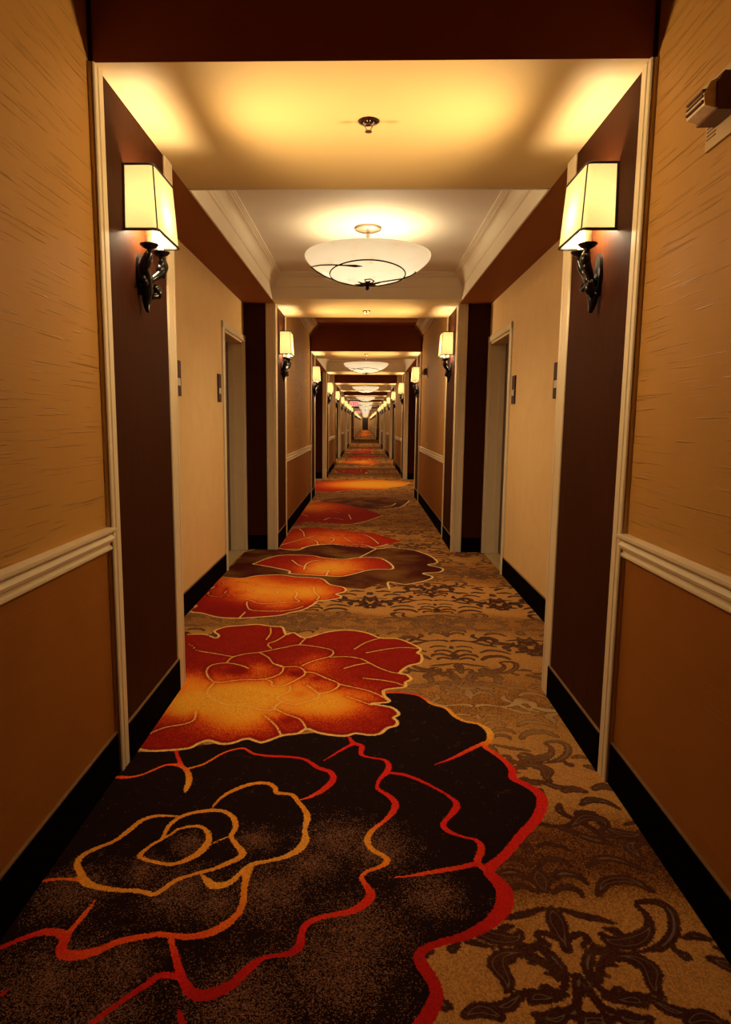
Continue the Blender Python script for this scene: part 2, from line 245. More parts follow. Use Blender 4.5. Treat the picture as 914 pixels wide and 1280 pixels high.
# ------------------------------------------------------------------ carpet pattern data (metres on the floor)
LINES = [[[0.1168,2.9137,0.006,0.35],[0.1842,2.9168,0.007,0.3],[0.2641,2.8889,0.008,0.35],[0.3142,2.8,0.007,0.8],[0.3722,2.7611,0.008,0.9],[0.4004,2.6827,0.01,0.9],[0.4381,2.6341,0.009,0.9],[0.4929,2.6113,0.009,0.9],[0.5235,2.5432,0.015,1],[0.5095,2.4684,0.012,0.8],[0.4816,2.4192,0.011,0.5],[0.5162,2.3585,0.012,0.3],[0.542,2.2946,0.012,0.25],[0.5506,2.2442,0.014,0.2],[0.5417,2.1914,0.015,0.2],[0.5734,2.1548,0.015,0.2],[0.6038,2.1109,0.017,0.18],[0.6089,2.0582,0.019,0.18],[0.5869,1.998,0.018,0.18],[0.547,1.9296,0.017,0.18],[0.5007,1.8745,0.016,0.18],[0.4624,1.822,0.015,0.18],[0.4194,1.7647,0.015,0.18],[0.3636,1.7022,0.017,0.18],[0.3797,1.6589,0.02,0.12],[0.3904,1.6159,0.023,0.12],[0.3771,1.5625,0.023,0.12],[0.3443,1.5179,0.019,0.12],[0.2979,1.4806,0.016,0.05],[0.2469,1.4531,0.013,0.05],[0.187,1.431,0.011,0.05],[0.1469,1.4054,0.012,0.05],[0.1431,1.3818,0.015,0.05],[0.1567,1.3474,0.016,0.05],[0.1708,1.3145,0.015,0.05],[0.1709,1.2815,0.016,0.05],[0.1536,1.246,0.018,0.05],[0.1344,1.2166,0.018,0.05],[0.1051,1.1796,0.018,0.05]],[[0.4875,2.4517,0.009,0.6],[0.4216,2.3938,0.01,0.35],[0.3444,2.324,0.007,0.25],[0.2666,2.2696,0.0015,0.2]],[[-0.0484,2.4678,0.006,0.2],[-0.0329,2.4262,0.01,0.2],[0.0016,2.3981,0.011,0.2],[-0.0014,2.3378,0.008,0.2],[0.0352,2.3136,0.005,0.2],[0.0874,2.2982,0.007,0.2],[0.102,2.2529,0.011,0.2],[0.0876,2.2042,0.011,0.2],[0.0648,2.1622,0.007,0.2],[0.0569,2.1063,0.007,0.2],[0.0914,2.0652,0.01,0.2],[0.1139,2.0247,0.012,0.22],[0.1065,1.9746,0.011,0.25],[0.0763,1.9217,0.007,0.4],[0.0367,1.8704,0.008,0.7],[0.0202,1.8224,0.01,0.85],[0.0357,1.7782,0.009,0.85],[0.0712,1.7484,0.009,0.8],[0.0775,1.7266,0.01,0.75],[0.0549,1.7025,0.007,0.65],[0.0153,1.6789,0.006,0.55],[0.0043,1.6538,0.007,0.5],[0.0127,1.6351,0.008,0.4],[0.0292,1.5959,0.013,0.25],[0.0153,1.56,0.013,0.22],[-0.0219,1.5302,0.011,0.25],[-0.0657,1.5161,0.009,0.25],[-0.1009,1.5052,0.008,0.25],[-0.1317,1.4842,0.009,0.2],[-0.1425,1.4497,0.009,0.15],[-0.1432,1.4168,0.011,0.08],[-0.158,1.3927,0.011,0.05],[-0.1893,1.3837,0.007,0.08],[-0.2222,1.375,0.007,0.1],[-0.2436,1.3566,0.01,0.1],[-0.2633,1.3313,0.012,0.1],[-0.2814,1.3023,0.013,0.06],[-0.3051,1.2833,0.015,0.04],[-0.3366,1.2688,0.015,0.04],[-0.3647,1.2719,0.014,0.06],[-0.3916,1.2983,0.012,0.12],[-0.4143,1.336,0.01,0.2],[-0.4408,1.3856,0.008,0.3],[-0.4601,1.4213,0.007,0.45]],[[-0.4057,1.3123,0.009,0.18],[-0.4369,1.3176,0.009,0.18],[-0.4588,1.3124,0.009,0.15],[-0.4714,1.2953,0.009,0.12],[-0.4976,1.267,0.007,0.1],[-0.5243,1.2361,0.007,0.1],[-0.5442,1.2104,0.007,0.12],[-0.5585,1.1913,0.007,0.15],[-0.574,1.1727,0.007,0.15]],[[-0.3919,1.239,0.0015,0.05],[-0.3785,1.2165,0.006,0.05],[-0.3567,1.1806,0.01,0.05]],[[-0.7736,1.2711,0.0015,0.1],[-0.7865,1.2522,0.006,0.1],[-0.8006,1.2397,0.007,0.1]],[[0.0934,2.2082,0.006,0.15],[0.1472,2.2008,0.009,0.15],[0.201,2.168,0.008,0.15],[0.2512,2.1209,0.006,0.15],[0.2943,2.0736,0.006,0.15],[0.3174,2.0276,0.011,0.15],[0.3065,1.9878,0.012,0.2],[0.2781,1.9439,0.008,0.2],[0.2593,1.9075,0.01,0.2],[0.2748,1.8717,0.009,0.2],[0.3193,1.8476,0.005,0.2],[0.3541,1.832,0.008,0.2],[0.3589,1.7911,0.011,0.25],[0.3391,1.7439,0.011,0.25],[0.3442,1.72,0.01,0.25],[0.362,1.6939,0.012,0.25]],[[0.3293,1.7262,0.01,0.2],[0.2623,1.7033,0.009,0.3],[0.202,1.6876,0.008,0.35],[0.142,1.6698,0.005,0.4],[0.0819,1.6601,0.0015,0.5]],[[-0.0328,2.4191,0.009,0.18],[-0.0798,2.3632,0.006,0.18],[-0.1423,2.2801,0.0015,0.18]],[[-0.8857,2.1319,0.004,0.35],[-0.8539,2.1385,0.01,0.4],[-0.8175,2.1406,0.007,0.5],[-0.7798,2.1603,0.005,0.55],[-0.7474,2.1964,0.006,0.5],[-0.7129,2.2292,0.006,0.45],[-0.6663,2.2256,0.009,0.5],[-0.6281,2.1895,0.01,0.65],[-0.6054,2.1323,0.011,0.85],[-0.5997,2.0802,0.009,0.9],[-0.5985,2.0508,0.003,0.9]],[[-0.6322,2.2047,0.006,0.7],[-0.5797,2.2406,0.006,0.65],[-0.5251,2.3254,0.005,0.5],[-0.459,2.3635,0.006,0.4],[-0.4116,2.3243,0.006,0.3],[-0.3425,2.3092,0.007,0.2],[-0.2694,2.3064,0.007,0.15],[-0.2088,2.2883,0.007,0.15],[-0.1584,2.2339,0.01,0.18],[-0.1115,2.2049,0.011,0.2],[-0.0989,2.1538,0.012,0.2],[-0.1251,2.0971,0.012,0.25],[-0.163,2.0526,0.008,0.35],[-0.2017,2.0246,0.002,0.5]],[[-0.7101,2.332,0.008,0.2],[-0.685,2.2766,0.007,0.25],[-0.6614,2.2314,0.009,0.4]],[[-0.4863,1.9684,0.003,0.8],[-0.4681,2.0295,0.006,0.8],[-0.4301,2.0789,0.009,0.8],[-0.3819,2.1145,0.009,0.8],[-0.3281,2.1219,0.009,0.8],[-0.2964,2.0949,0.009,0.8],[-0.2867,2.0639,0.009,0.8],[-0.2346,2.0549,0.008,0.8],[-0.2062,2.0105,0.008,0.8],[-0.1792,1.962,0.009,0.8],[-0.1696,1.9243,0.011,0.9],[-0.1733,1.8696,0.007,0.9],[-0.1661,1.8187,0.012,0.9],[-0.1818,1.7695,0.013,0.9],[-0.2191,1.7357,0.009,0.9],[-0.2673,1.7146,0.007,0.9],[-0.3097,1.6982,0.009,0.9],[-0.3401,1.6499,0.008,0.9],[-0.3627,1.6173,0.011,0.9],[-0.3949,1.6098,0.014,0.9],[-0.4178,1.6258,0.011,0.9],[-0.4414,1.6525,0.004,0.9]],[[-0.313,1.6806,0.012,0.85],[-0.3138,1.6161,0.009,0.8],[-0.306,1.5505,0.009,0.7],[-0.3136,1.5066,0.01,0.6],[-0.3374,1.4705,0.013,0.55],[-0.3714,1.4438,0.012,0.5],[-0.4156,1.431,0.01,0.45],[-0.4545,1.4323,0.009,0.45],[-0.4905,1.4365,0.009,0.45],[-0.5161,1.43,0.009,0.45],[-0.5523,1.4203,0.01,0.42],[-0.5891,1.4054,0.01,0.4],[-0.622,1.3812,0.012,0.38],[-0.6616,1.366,0.015,0.35],[-0.6972,1.3665,0.015,0.3],[-0.7136,1.3873,0.012,0.25],[-0.7162,1.4117,0.013,0.28],[-0.7378,1.4299,0.013,0.3],[-0.7781,1.432,0.011,0.28],[-0.8092,1.4161,0.008,0.2],[-0.8346,1.3988,0.007,0.15],[-0.8581,1.3794,0.007,0.12],[-0.8865,1.3618,0.006,0.1]],[[-0.7168,1.4216,0.01,0.35],[-0.7104,1.4563,0.007,0.45],[-0.7023,1.4985,0.007,0.5],[-0.6938,1.5509,0.0015,0.55]],[[-0.582,1.9164,0.004,0.85],[-0.6471,1.9184,0.007,0.85],[-0.689,1.8938,0.009,0.85],[-0.7141,1.8396,0.009,0.85],[-0.7379,1.7881,0.007,0.85],[-0.7767,1.753,0.008,0.85],[-0.8046,1.7202,0.009,0.85],[-0.8057,1.6823,0.01,0.85],[-0.7795,1.6467,0.01,0.85],[-0.7535,1.6127,0.013,0.85],[-0.7162,1.5942,0.01,0.85],[-0.6545,1.5829,0.008,0.85],[-0.5968,1.5818,0.008,0.85],[-0.5506,1.5704,0.008,0.85],[-0.5325,1.5876,0.008,0.85],[-0.5056,1.6259,0.007,0.85],[-0.4637,1.6519,0.006,0.85],[-0.4111,1.6767,0.007,0.85],[-0.3839,1.698,0.009,0.85],[-0.3561,1.7198,0.01,0.85],[-0.3436,1.7464,0.011,0.85],[-0.3687,1.7842,0.009,0.85],[-0.3932,1.8219,0.007,0.85],[-0.3892,1.8697,0.009,0.85],[-0.407,1.9193,0.009,0.85],[-0.4447,1.9511,0.008,0.85],[-0.4909,1.9536,0.009,0.85],[-0.5437,1.937,0.008,0.85],[-0.5779,1.911,0.008,0.85],[-0.5977,1.8657,0.007,0.85],[-0.599,1.8013,0.005,0.85]],[[-0.7594,1.6159,0.008,0.7],[-0.792,1.6194,0.006,0.6],[-0.822,1.6195,0.005,0.55],[-0.8562,1.6137,0.006,0.5],[-0.8793,1.6065,0.005,0.4]],[[-0.599,1.8013,0.004,0.85],[-0.5769,1.8293,0.005,0.85],[-0.5679,1.8495,0.005,0.85],[-0.5418,1.8635,0.006,0.85],[-0.5045,1.8695,0.007,0.85],[-0.4723,1.8454,0.008,0.85],[-0.4564,1.7994,0.01,0.85],[-0.4687,1.7494,0.013,0.85],[-0.4963,1.7142,0.009,0.85],[-0.5392,1.6902,0.007,0.85],[-0.5871,1.6985,0.006,0.85],[-0.6272,1.7125,0.007,0.85],[-0.6403,1.7268,0.008,0.85],[-0.6254,1.7668,0.006,0.85],[-0.599,1.8013,0.006,0.85]],[[-0.4482,1.7821,0.003,0.85],[-0.4132,1.8126,0.003,0.85],[-0.3963,1.8249,0.003,0.85]],[[-0.886,2.4108,0.0075,1.15],[-0.8781,2.3596,0.0075,1.15],[-0.82,2.3279,0.0075,1.15],[-0.7284,2.3386,0.0075,1.15],[-0.6654,2.3563,0.0075,1.15],[-0.6404,2.3911,0.0075,1.15],[-0.6058,2.4206,0.0075,1.15],[-0.5514,2.395,0.0075,1.15],[-0.5051,2.4041,0.0075,1.15],[-0.4568,2.443,0.0075,1.15],[-0.3969,2.4128,0.0075,1.15],[-0.3567,2.4408,0.0075,1.15],[-0.3133,2.4777,0.0075,1.15],[-0.2575,2.4952,0.0075,1.15],[-0.2254,2.5358,0.0075,1.15],[-0.1661,2.4993,0.0075,1.15],[-0.0722,2.4802,0.0075,1.15],[-0.0233,2.5056,0.0075,1.15],[0.0334,2.493,0.0075,1.15],[0.0765,2.5101,0.0075,1.15],[0.1063,2.5577,0.0075,1.15],[0.1438,2.5825,0.0075,1.15],[0.1495,2.6233,0.0075,1.15],[0.1356,2.6553,0.0075,1.15],[0.16,2.6913,0.0075,1.15],[0.1362,2.7511,0.0075,1.15],[0.0826,2.7759,0.0075,1.15],[0.0435,2.7926,0.0075,1.15],[0.123,2.8167,0.0075,1.15],[0.1012,2.8903,0.0075,1.15],[0.1105,2.9503,0.0075,1.15],[0.2033,2.9869,0.0075,1.15],[0.2105,3.0416,0.0075,1.15],[0.2407,3.0851,0.0075,1.15],[0.2226,3.141,0.0075,1.15],[0.1885,3.1637,0.0075,1.15],[0.2392,3.2604,0.0075,1.15],[0.3071,3.3141,0.0075,1.15],[0.3206,3.4225,0.0075,1.15],[0.3,3.4589,0.0075,1.15],[0.3241,3.5164,0.0075,1.15],[0.2812,3.602,0.0075,1.15],[0.2057,3.6902,0.0075,1.15],[0.1039,3.6993,0.0075,1.15],[0.021,3.7923,0.0075,1.15],[-0.1055,3.8361,0.0075,1.15],[-0.2306,3.7791,0.0075,1.15],[-0.3368,3.6765,0.0075,1.15],[-0.4136,3.7695,0.0075,1.15],[-0.457,3.7344,0.0075,1.15],[-0.4956,3.8704,0.0075,1.15],[-0.5646,3.8826,0.0075,1.15],[-0.6568,3.9181,0.0075,1.15],[-0.7613,3.8882,0.0075,1.15],[-0.8421,3.8583,0.0075,1.15],[-0.8939,3.7777,0.0075,1.15],[-0.8496,3.6991,0.0075,1.15],[-0.8592,3.6494,0.0075,1.15],[-0.9368,3.7093,0.0075,1.15],[-1.0358,3.7041,0.0075,1.15]],[[-0.9882,3.5371,0.0045,1.1],[-0.9485,3.499,0.0045,1.1],[-0.9195,3.4393,0.0045,1.1],[-0.8001,3.3911,0.0045,1.1],[-0.6972,3.3497,0.0045,1.1]],[[-0.7111,3.2638,0.0045,1.1],[-0.6958,3.3425,0.0045,1.1],[-0.6294,3.3997,0.0045,1.1],[-0.5664,3.4216,0.0045,1.1],[-0.4868,3.4754,0.0045,1.1],[-0.4407,3.5064,0.0045,1.1],[-0.3468,3.5564,0.0045,1.1],[-0.1842,3.4907,0.0045,1.1],[-0.1604,3.4232,0.0045,1.1],[-0.1861,3.3679,0.0045,1.1],[-0.2572,3.3119,0.0045,1.1],[-0.3154,3.2332,0.0045,1.1]],[[-0.5595,3.6351,0.0045,1.1],[-0.5501,3.7444,0.0045,1.1],[-0.5655,3.8509,0.0045,1.1]],[[-0.4834,3.8395,0.0045,1.1],[-0.4594,3.7342,0.0045,1.1],[-0.4969,3.6228,0.0045,1.1],[-0.5386,3.5601,0.0045,1.1],[-0.5083,3.4886,0.0045,1.1]],[[-0.5664,3.4216,0.0045,1.1],[-0.5077,3.3518,0.0045,1.1],[-0.467,3.2644,0.0045,1.1],[-0.4162,3.2283,0.0045,1.1],[-0.4047,3.1693,0.0045,1.1],[-0.4197,3.11,0.0045,1.1],[-0.48,3.0505,0.0045,1.1],[-0.598,3.0338,0.0045,1.1],[-0.7016,2.9981,0.0045,1.1],[-0.7588,3.0595,0.0045,1.1],[-0.7896,3.1505,0.0045,1.1],[-0.78,3.2228,0.0045,1.1],[-0.7142,3.2568,0.0045,1.1],[-0.6355,3.2299,0.0045,1.1],[-0.5816,3.1847,0.0045,1.1]],[[-0.7171,2.9876,0.0045,1.1],[-0.722,2.8716,0.0045,1.1],[-0.6643,2.7973,0.0045,1.1],[-0.6072,2.7533,0.0045,1.1],[-0.5103,2.7395,0.0045,1.1],[-0.4439,2.7074,0.0045,1.1],[-0.3882,2.7019,0.0045,1.1]],[[-0.48,3.0505,0.0045,1.1],[-0.4414,3.0204,0.0045,1.1],[-0.4277,2.9675,0.0045,1.1],[-0.3819,2.9696,0.0045,1.1]],[[-0.4182,2.6478,0.0045,1.1],[-0.362,2.5678,0.0045,1.1],[-0.3246,2.4772,0.0045,1.1]],[[-0.7227,2.6786,0.0045,1.1],[-0.7096,2.6018,0.0045,1.1],[-0.7354,2.559,0.0045,1.1],[-0.8172,2.5164,0.0045,1.1],[-0.881,2.4243,0.0045,1.1]],[[-0.3355,3.6622,0.0045,1.1],[-0.3603,3.5557,0.0045,1.1]],[[-0.1776,3.3683,0.0045,1.1],[-0.0832,3.3803,0.0045,1.1],[-0.0071,3.3504,0.0045,1.1],[0.0391,3.2893,0.0045,1.1],[0.084,3.2293,0.0045,1.1],[0.1448,3.1723,0.0045,1.1],[0.1972,3.1535,0.0045,1.1]],[[-0.0961,3.2084,0.0045,1.1],[-0.034,3.2595,0.0045,1.1],[0.0286,3.2934,0.0045,1.1]],[[0.0033,3.0849,0.0045,1.1],[0.0893,3.0667,0.0045,1.1],[0.156,3.039,0.0045,1.1],[0.1969,3.0077,0.0045,1.1]],[[-0.0472,3.4976,0.0045,1.1],[0.0207,3.6189,0.0045,1.1],[0.1039,3.6993,0.0045,1.1]],[[0.0204,3.4448,0.0045,1.1],[0.1275,3.5065,0.0045,1.1],[0.2184,3.5399,0.0045,1.1],[0.3155,3.5303,0.0045,1.1]],[[-0.4695,3.2643,0.0045,1.1],[-0.413,3.2161,0.0045,1.1],[-0.3315,3.2201,0.0045,1.1],[-0.2869,3.1301,0.0045,1.1],[-0.3382,3.0253,0.0045,1.1],[-0.3819,2.9696,0.0045,1.1]],[[-0.2888,3.1512,0.0045,1.1],[-0.244,3.1427,0.0045,1.1],[-0.1783,3.0762,0.0045,1.1],[-0.1158,3.0162,0.0045,1.1],[-0.1211,2.961,0.0045,1.1],[-0.1602,2.9098,0.0045,1.1],[-0.1998,2.8861,0.0045,1.1],[-0.2007,2.8468,0.0045,1.1],[-0.2487,2.7994,0.0045,1.1],[-0.3011,2.7674,0.0045,1.1],[-0.3598,2.7943,0.0045,1.1],[-0.3888,2.838,0.0045,1.1],[-0.3406,2.9105,0.0045,1.1],[-0.3476,2.9713,0.0045,1.1]],[[-0.2652,2.9858,0.0045,1.1],[-0.2181,2.9163,0.0045,1.1],[-0.2,2.8897,0.0045,1.1]],[[-0.3986,2.7356,0.0045,1.1],[-0.3283,2.669,0.0045,1.1],[-0.263,2.622,0.0045,1.1],[-0.2296,2.5427,0.0045,1.1]],[[-0.1154,3.0065,0.0045,1.1],[-0.0298,2.9654,0.0045,1.1],[0.0365,2.9283,0.0045,1.1],[0.085,2.8797,0.0045,1.1],[0.1156,2.8336,0.0045,1.1]],[[-0.0689,2.8627,0.0045,1.1],[-0.0118,2.819,0.0045,1.1],[0.0433,2.7741,0.0045,1.1]],[[-0.3882,2.7019,0.0045,1.1],[-0.3805,2.7596,0.0045,1.1],[-0.3598,2.7943,0.0045,1.1]],[[-1.1479,5.1579,0.008,1.2],[-0.9825,5.1129,0.008,1.2],[-0.8757,5.2112,0.008,1.2],[-0.6906,5.2567,0.008,1.2],[-0.5579,5.1941,0.008,1.2],[-0.3489,5.1515,0.008,1.2],[-0.2608,4.9587,0.008,1.2],[-0.1551,4.8775,0.008,1.2],[-0.1331,4.7587,0.008,1.2],[-0.2012,4.6718,0.008,1.2],[-0.1573,4.5985,0.008,1.2],[-0.2368,4.512,0.008,1.2],[-0.3174,4.4821,0.008,1.2],[-0.3487,4.3779,0.008,1.2],[-0.4039,4.2576,0.008,1.2],[-0.4774,4.1898,0.008,1.2],[-0.543,4.1208,0.008,1.2],[-0.652,4.0793,0.008,1.2],[-0.7958,4.0418,0.008,1.2],[-0.9333,4.0552,0.008,1.2],[-1.0537,4.1361,0.008,1.2],[-1.1483,4.1788,0.008,1.2],[-1.1375,4.3137,0.008,1.2]],[[-1.16,4.7937,0.005,1.2],[-1.1228,4.5871,0.005,1.2],[-1.0151,4.5492,0.005,1.2]],[[-1.0275,4.6602,0.005,1.2],[-0.9306,4.5323,0.005,1.2],[-0.8087,4.4794,0.005,1.2],[-0.7112,4.3857,0.005,1.2],[-0.5537,4.419,0.005,1.2],[-0.4507,4.4537,0.005,1.2],[-0.4891,4.549,0.005,1.2],[-0.4879,4.6825,0.005,1.2],[-0.5573,4.7907,0.005,1.2],[-0.7107,4.8446,0.005,1.2],[-0.7875,4.8647,0.005,1.2],[-0.9289,4.983,0.005,1.2],[-1.0949,4.973,0.005,1.2],[-1.151,4.7558,0.005,1.2]],[[-0.8706,4.7438,0.005,1.2],[-0.7663,4.6391,0.005,1.2],[-0.6687,4.6357,0.005,1.2],[-0.6334,4.7062,0.005,1.2],[-0.7345,4.7995,0.005,1.2],[-0.8706,4.7438,0.005,1.2]],[[-0.8146,4.4331,0.005,1.2],[-0.7966,4.3328,0.005,1.2],[-0.7386,4.2202,0.005,1.2],[-0.5548,4.2116,0.005,1.2]],[[-0.782,4.1805,0.005,1.2],[-0.7958,4.0418,0.005,1.2]],[[-0.4938,4.8821,0.005,1.2],[-0.3875,4.8637,0.005,1.2],[-0.3643,4.7219,0.005,1.2],[-0.3192,4.5892,0.005,1.2],[-0.3305,4.5066,0.005,1.2]],[[-1.0158,4.6609,0.005,1.2],[-1.0335,4.8011,0.005,1.2],[-0.9766,4.8534,0.005,1.2]],[[-0.5548,4.2116,0.005,1.2],[-0.4738,4.2538,0.005,1.2],[-0.4112,4.3346,0.005,1.2]],[[-1.1568,6.2026,0.008,1.25],[-0.9626,6.4469,0.008,1.25],[-0.6838,6.2992,0.008,1.25],[-0.5686,6.5173,0.008,1.25],[-0.4529,6.6133,0.008,1.25],[-0.2529,6.6723,0.008,1.25],[0.0008,6.6451,0.008,1.25],[0.1255,6.4372,0.008,1.25],[0.2767,6.5155,0.008,1.25],[0.4899,6.3998,0.008,1.25],[0.6332,6.1139,0.008,1.25],[0.6703,5.8289,0.008,1.25],[0.5733,5.7215,0.008,1.25],[0.6851,5.5832,0.008,1.25],[0.6484,5.4425,0.008,1.25],[0.4992,5.3856,0.008,1.25],[0.5692,5.2632,0.008,1.25],[0.4958,5.1269,0.008,1.25],[0.3297,4.9966,0.008,1.25],[0.2009,5.0693,0.008,1.25],[0.1988,4.8375,0.008,1.25]],[[-0.9847,5.6546,0.009,1.25],[-0.8106,6.0403,0.009,1.25],[-0.5022,6.0609,0.009,1.25],[-0.3863,5.9721,0.009,1.25],[-0.1825,5.9133,0.009,1.25],[-0.0428,5.9948,0.009,1.25],[0.1631,5.972,0.009,1.25],[0.2599,5.5563,0.009,1.25],[0.065,5.4973,0.009,1.25],[-0.157,5.2469,0.009,1.25],[-0.3079,5.2461,0.009,1.25],[-0.6033,5.3055,0.009,1.25],[-0.6277,5.4019,0.009,1.25],[-0.7968,5.5368,0.009,1.25],[-0.9847,5.6546,0.009,1.25]],[[-0.5108,5.4611,0.007,1.25],[-0.5061,5.7188,0.007,1.25],[-0.4012,5.8634,0.007,1.25],[-0.2141,5.7716,0.007,1.25]],[[-0.4177,5.5929,0.007,1.25],[-0.2471,5.702,0.007,1.25],[-0.1038,5.6781,0.007,1.25]],[[-0.0428,5.9948,0.007,1.25],[0.1255,6.4372,0.007,1.25]],[[-0.4767,5.4632,0.007,1.25],[-0.3022,5.4132,0.007,1.25],[-0.1686,5.4826,0.007,1.25],[0.0031,5.4934,0.007,1.25]],[[-0.657,5.8467,0.007,1.25],[-0.5606,5.6161,0.007,1.25],[-0.464,5.5579,0.007,1.25]],[[-0.3071,5.2661,0.007,1.25],[-0.2971,5.4439,0.007,1.25]],[[0.2509,6.7077,0.008,1.3],[0.1066,6.5209,0.008,1.3],[-0.1497,6.5682,0.008,1.3],[-0.3416,6.666,0.008,1.3],[-0.5031,6.6098,0.008,1.3],[-0.6255,6.415,0.008,1.3]],[[-0.7688,7.6156,0.007,1.2],[-0.7002,7.3918,0.007,1.2],[-0.6589,7.0959,0.007,1.2]],[[-0.3888,7.0952,0.007,1.2],[-0.32,6.95,0.007,1.2],[-0.3471,6.804,0.007,1.2],[-0.4203,6.7521,0.007,1.2]],[[-0.0644,7.3296,0.007,1.2],[0.0618,7.1281,0.007,1.2],[0.1552,6.7146,0.007,1.2]],[[-0.2196,7.0568,0.007,1.2],[-0.1269,6.8197,0.007,1.2],[0.0005,6.7819,0.007,1.2]],[[-0.6131,7.0281,0.007,1.2],[-0.5112,6.8397,0.007,1.2],[-0.4694,6.6122,0.007,1.2]],[[-0.8468,6.5857,0.007,1.2],[-0.7234,6.8245,0.007,1.2],[-0.6131,7.0281,0.007,1.2],[-0.4927,7.1912,0.007,1.2],[-0.2229,7.1588,0.007,1.2]],[[0.2589,8.8513,0.009,1.2],[0.0386,8.3182,0.009,1.2],[-0.1846,7.9998,0.009,1.2],[-0.4733,8.0747,0.009,1.2],[-0.736,8.1469,0.009,1.2]],[[-0.9074,8.9926,0.008,1.2],[-0.7547,8.6517,0.008,1.2]],[[-0.2129,8.8904,0.008,1.2],[-0.1702,8.4422,0.008,1.2]],[[-0.6803,9.0945,0.008,1.2],[-0.5214,9.2779,0.008,1.2],[-0.3399,9.0409,0.008,1.2]],[[-0.8722,9.3346,0.008,1.2],[-0.6604,9.6245,0.008,1.2],[-0.4187,9.5537,0.008,1.2]],[[-0.5202,8.3429,0.008,1.2],[-0.4279,8.5665,0.008,1.2],[-0.2619,8.3638,0.008,1.2]],[[0.7376,10.6167,0.01,1.3],[0.5345,9.7307,0.01,1.3],[0.1698,9.4254,0.01,1.3],[-0.0397,9.4072,0.01,1.3]],[[-1.0028,10.7347,0.01,0.3],[-0.7467,10.8765,0.01,0.3],[-0.3485,11.035,0.01,0.3],[-0.0754,10.9414,0.01,0.3]],[[0.2941,9.7094,0.01,1.3],[0.422,9.9117,0.01,1.3],[0.4973,10.2195,0.01,1.3]],[[0.9703,14.0887,0.0125,1.2],[0.7954,13.1623,0.0125,1.2],[0.3723,12.4717,0.0125,1.2],[-0.2355,12.1825,0.0125,1.2],[-0.5187,11.7961,0.0125,1.2]]]
R1 = [[-1.0358,3.7041],[-1.1213,3.6704],[-1.2584,3.214],[-1.1367,2.1886],[-0.9525,2.1691],[-0.886,2.4108],[-0.8781,2.3596],[-0.82,2.3279],[-0.7284,2.3386],[-0.6654,2.3563],[-0.6404,2.3911],[-0.6058,2.4206],[-0.5514,2.395],[-0.5051,2.4041],[-0.4568,2.443],[-0.3969,2.4128],[-0.3567,2.4408],[-0.3133,2.4777],[-0.2575,2.4952],[-0.2254,2.5358],[-0.1661,2.4993],[-0.0722,2.4802],[-0.0233,2.5056],[0.0334,2.493],[0.0765,2.5101],[0.1063,2.5577],[0.1438,2.5825],[0.1495,2.6233],[0.1356,2.6553],[0.16,2.6913],[0.1362,2.7511],[0.0826,2.7759],[0.0435,2.7926],[0.123,2.8167],[0.1012,2.8903],[0.1105,2.9503],[0.2033,2.9869],[0.2105,3.0416],[0.2407,3.0851],[0.2226,3.141],[0.1885,3.1637],[0.2392,3.2604],[0.3071,3.3141],[0.3206,3.4225],[0.3,3.4589],[0.3241,3.5164],[0.2812,3.602],[0.2057,3.6902],[0.1039,3.6993],[0.021,3.7923],[-0.1055,3.8361],[-0.2306,3.7791],[-0.3368,3.6765],[-0.4136,3.7695],[-0.457,3.7344],[-0.4956,3.8704],[-0.5646,3.8826],[-0.6568,3.9181],[-0.7613,3.8882],[-0.8421,3.8583],[-0.8939,3.7777],[-0.8496,3.6991],[-0.8592,3.6494],[-0.9368,3.7093]]
R2 = [[-1.1483,4.1788],[-1.1375,4.3137],[-1.2955,4.555],[-1.393,5.1429],[-1.1479,5.1579],[-0.9825,5.1129],[-0.8757,5.2112],[-0.6906,5.2567],[-0.5579,5.1941],[-0.3489,5.1515],[-0.2608,4.9587],[-0.1551,4.8775],[-0.1331,4.7587],[-0.2012,4.6718],[-0.1573,4.5985],[-0.2368,4.512],[-0.3174,4.4821],[-0.3487,4.3779],[-0.4039,4.2576],[-0.4774,4.1898],[-0.543,4.1208],[-0.652,4.0793],[-0.7958,4.0418],[-0.9333,4.0552],[-1.0537,4.1361]]
D3 = [[-1.2984,4.7855],[-1.3128,5.4106],[-1.1474,5.6112],[-1.1568,6.2026],[-0.9626,6.4469],[-0.6838,6.2992],[-0.5686,6.5173],[-0.4529,6.6133],[-0.2529,6.6723],[0.0008,6.6451],[0.1255,6.4372],[0.2767,6.5155],[0.4899,6.3998],[0.6332,6.1139],[0.6703,5.8289],[0.5733,5.7215],[0.6851,5.5832],[0.6484,5.4425],[0.4992,5.3856],[0.5692,5.2632],[0.4958,5.1269],[0.3297,4.9966],[0.2009,5.0693],[0.1988,4.8375],[0.12,4.9943],[0.0045,4.8261],[-0.1827,4.8758],[-0.3466,5.0706],[-0.6708,5.1047]]
R3 = [[-0.9847,5.6546],[-0.8106,6.0403],[-0.5022,6.0609],[-0.3863,5.9721],[-0.1825,5.9133],[-0.0428,5.9948],[0.1631,5.972],[0.2599,5.5563],[0.065,5.4973],[-0.157,5.2469],[-0.3079,5.2461],[-0.6033,5.3055],[-0.6277,5.4019],[-0.7968,5.5368]]
R4 = [[-0.9088,6.3247],[-0.8465,6.5197],[-0.8499,7.6094],[-0.5632,7.7512],[-0.2539,7.5384],[0.0911,7.3957],[0.4012,6.8668],[0.2509,6.7077],[0.1066,6.5209],[-0.1497,6.5682],[-0.3416,6.666],[-0.5031,6.6098],[-0.6255,6.415]]
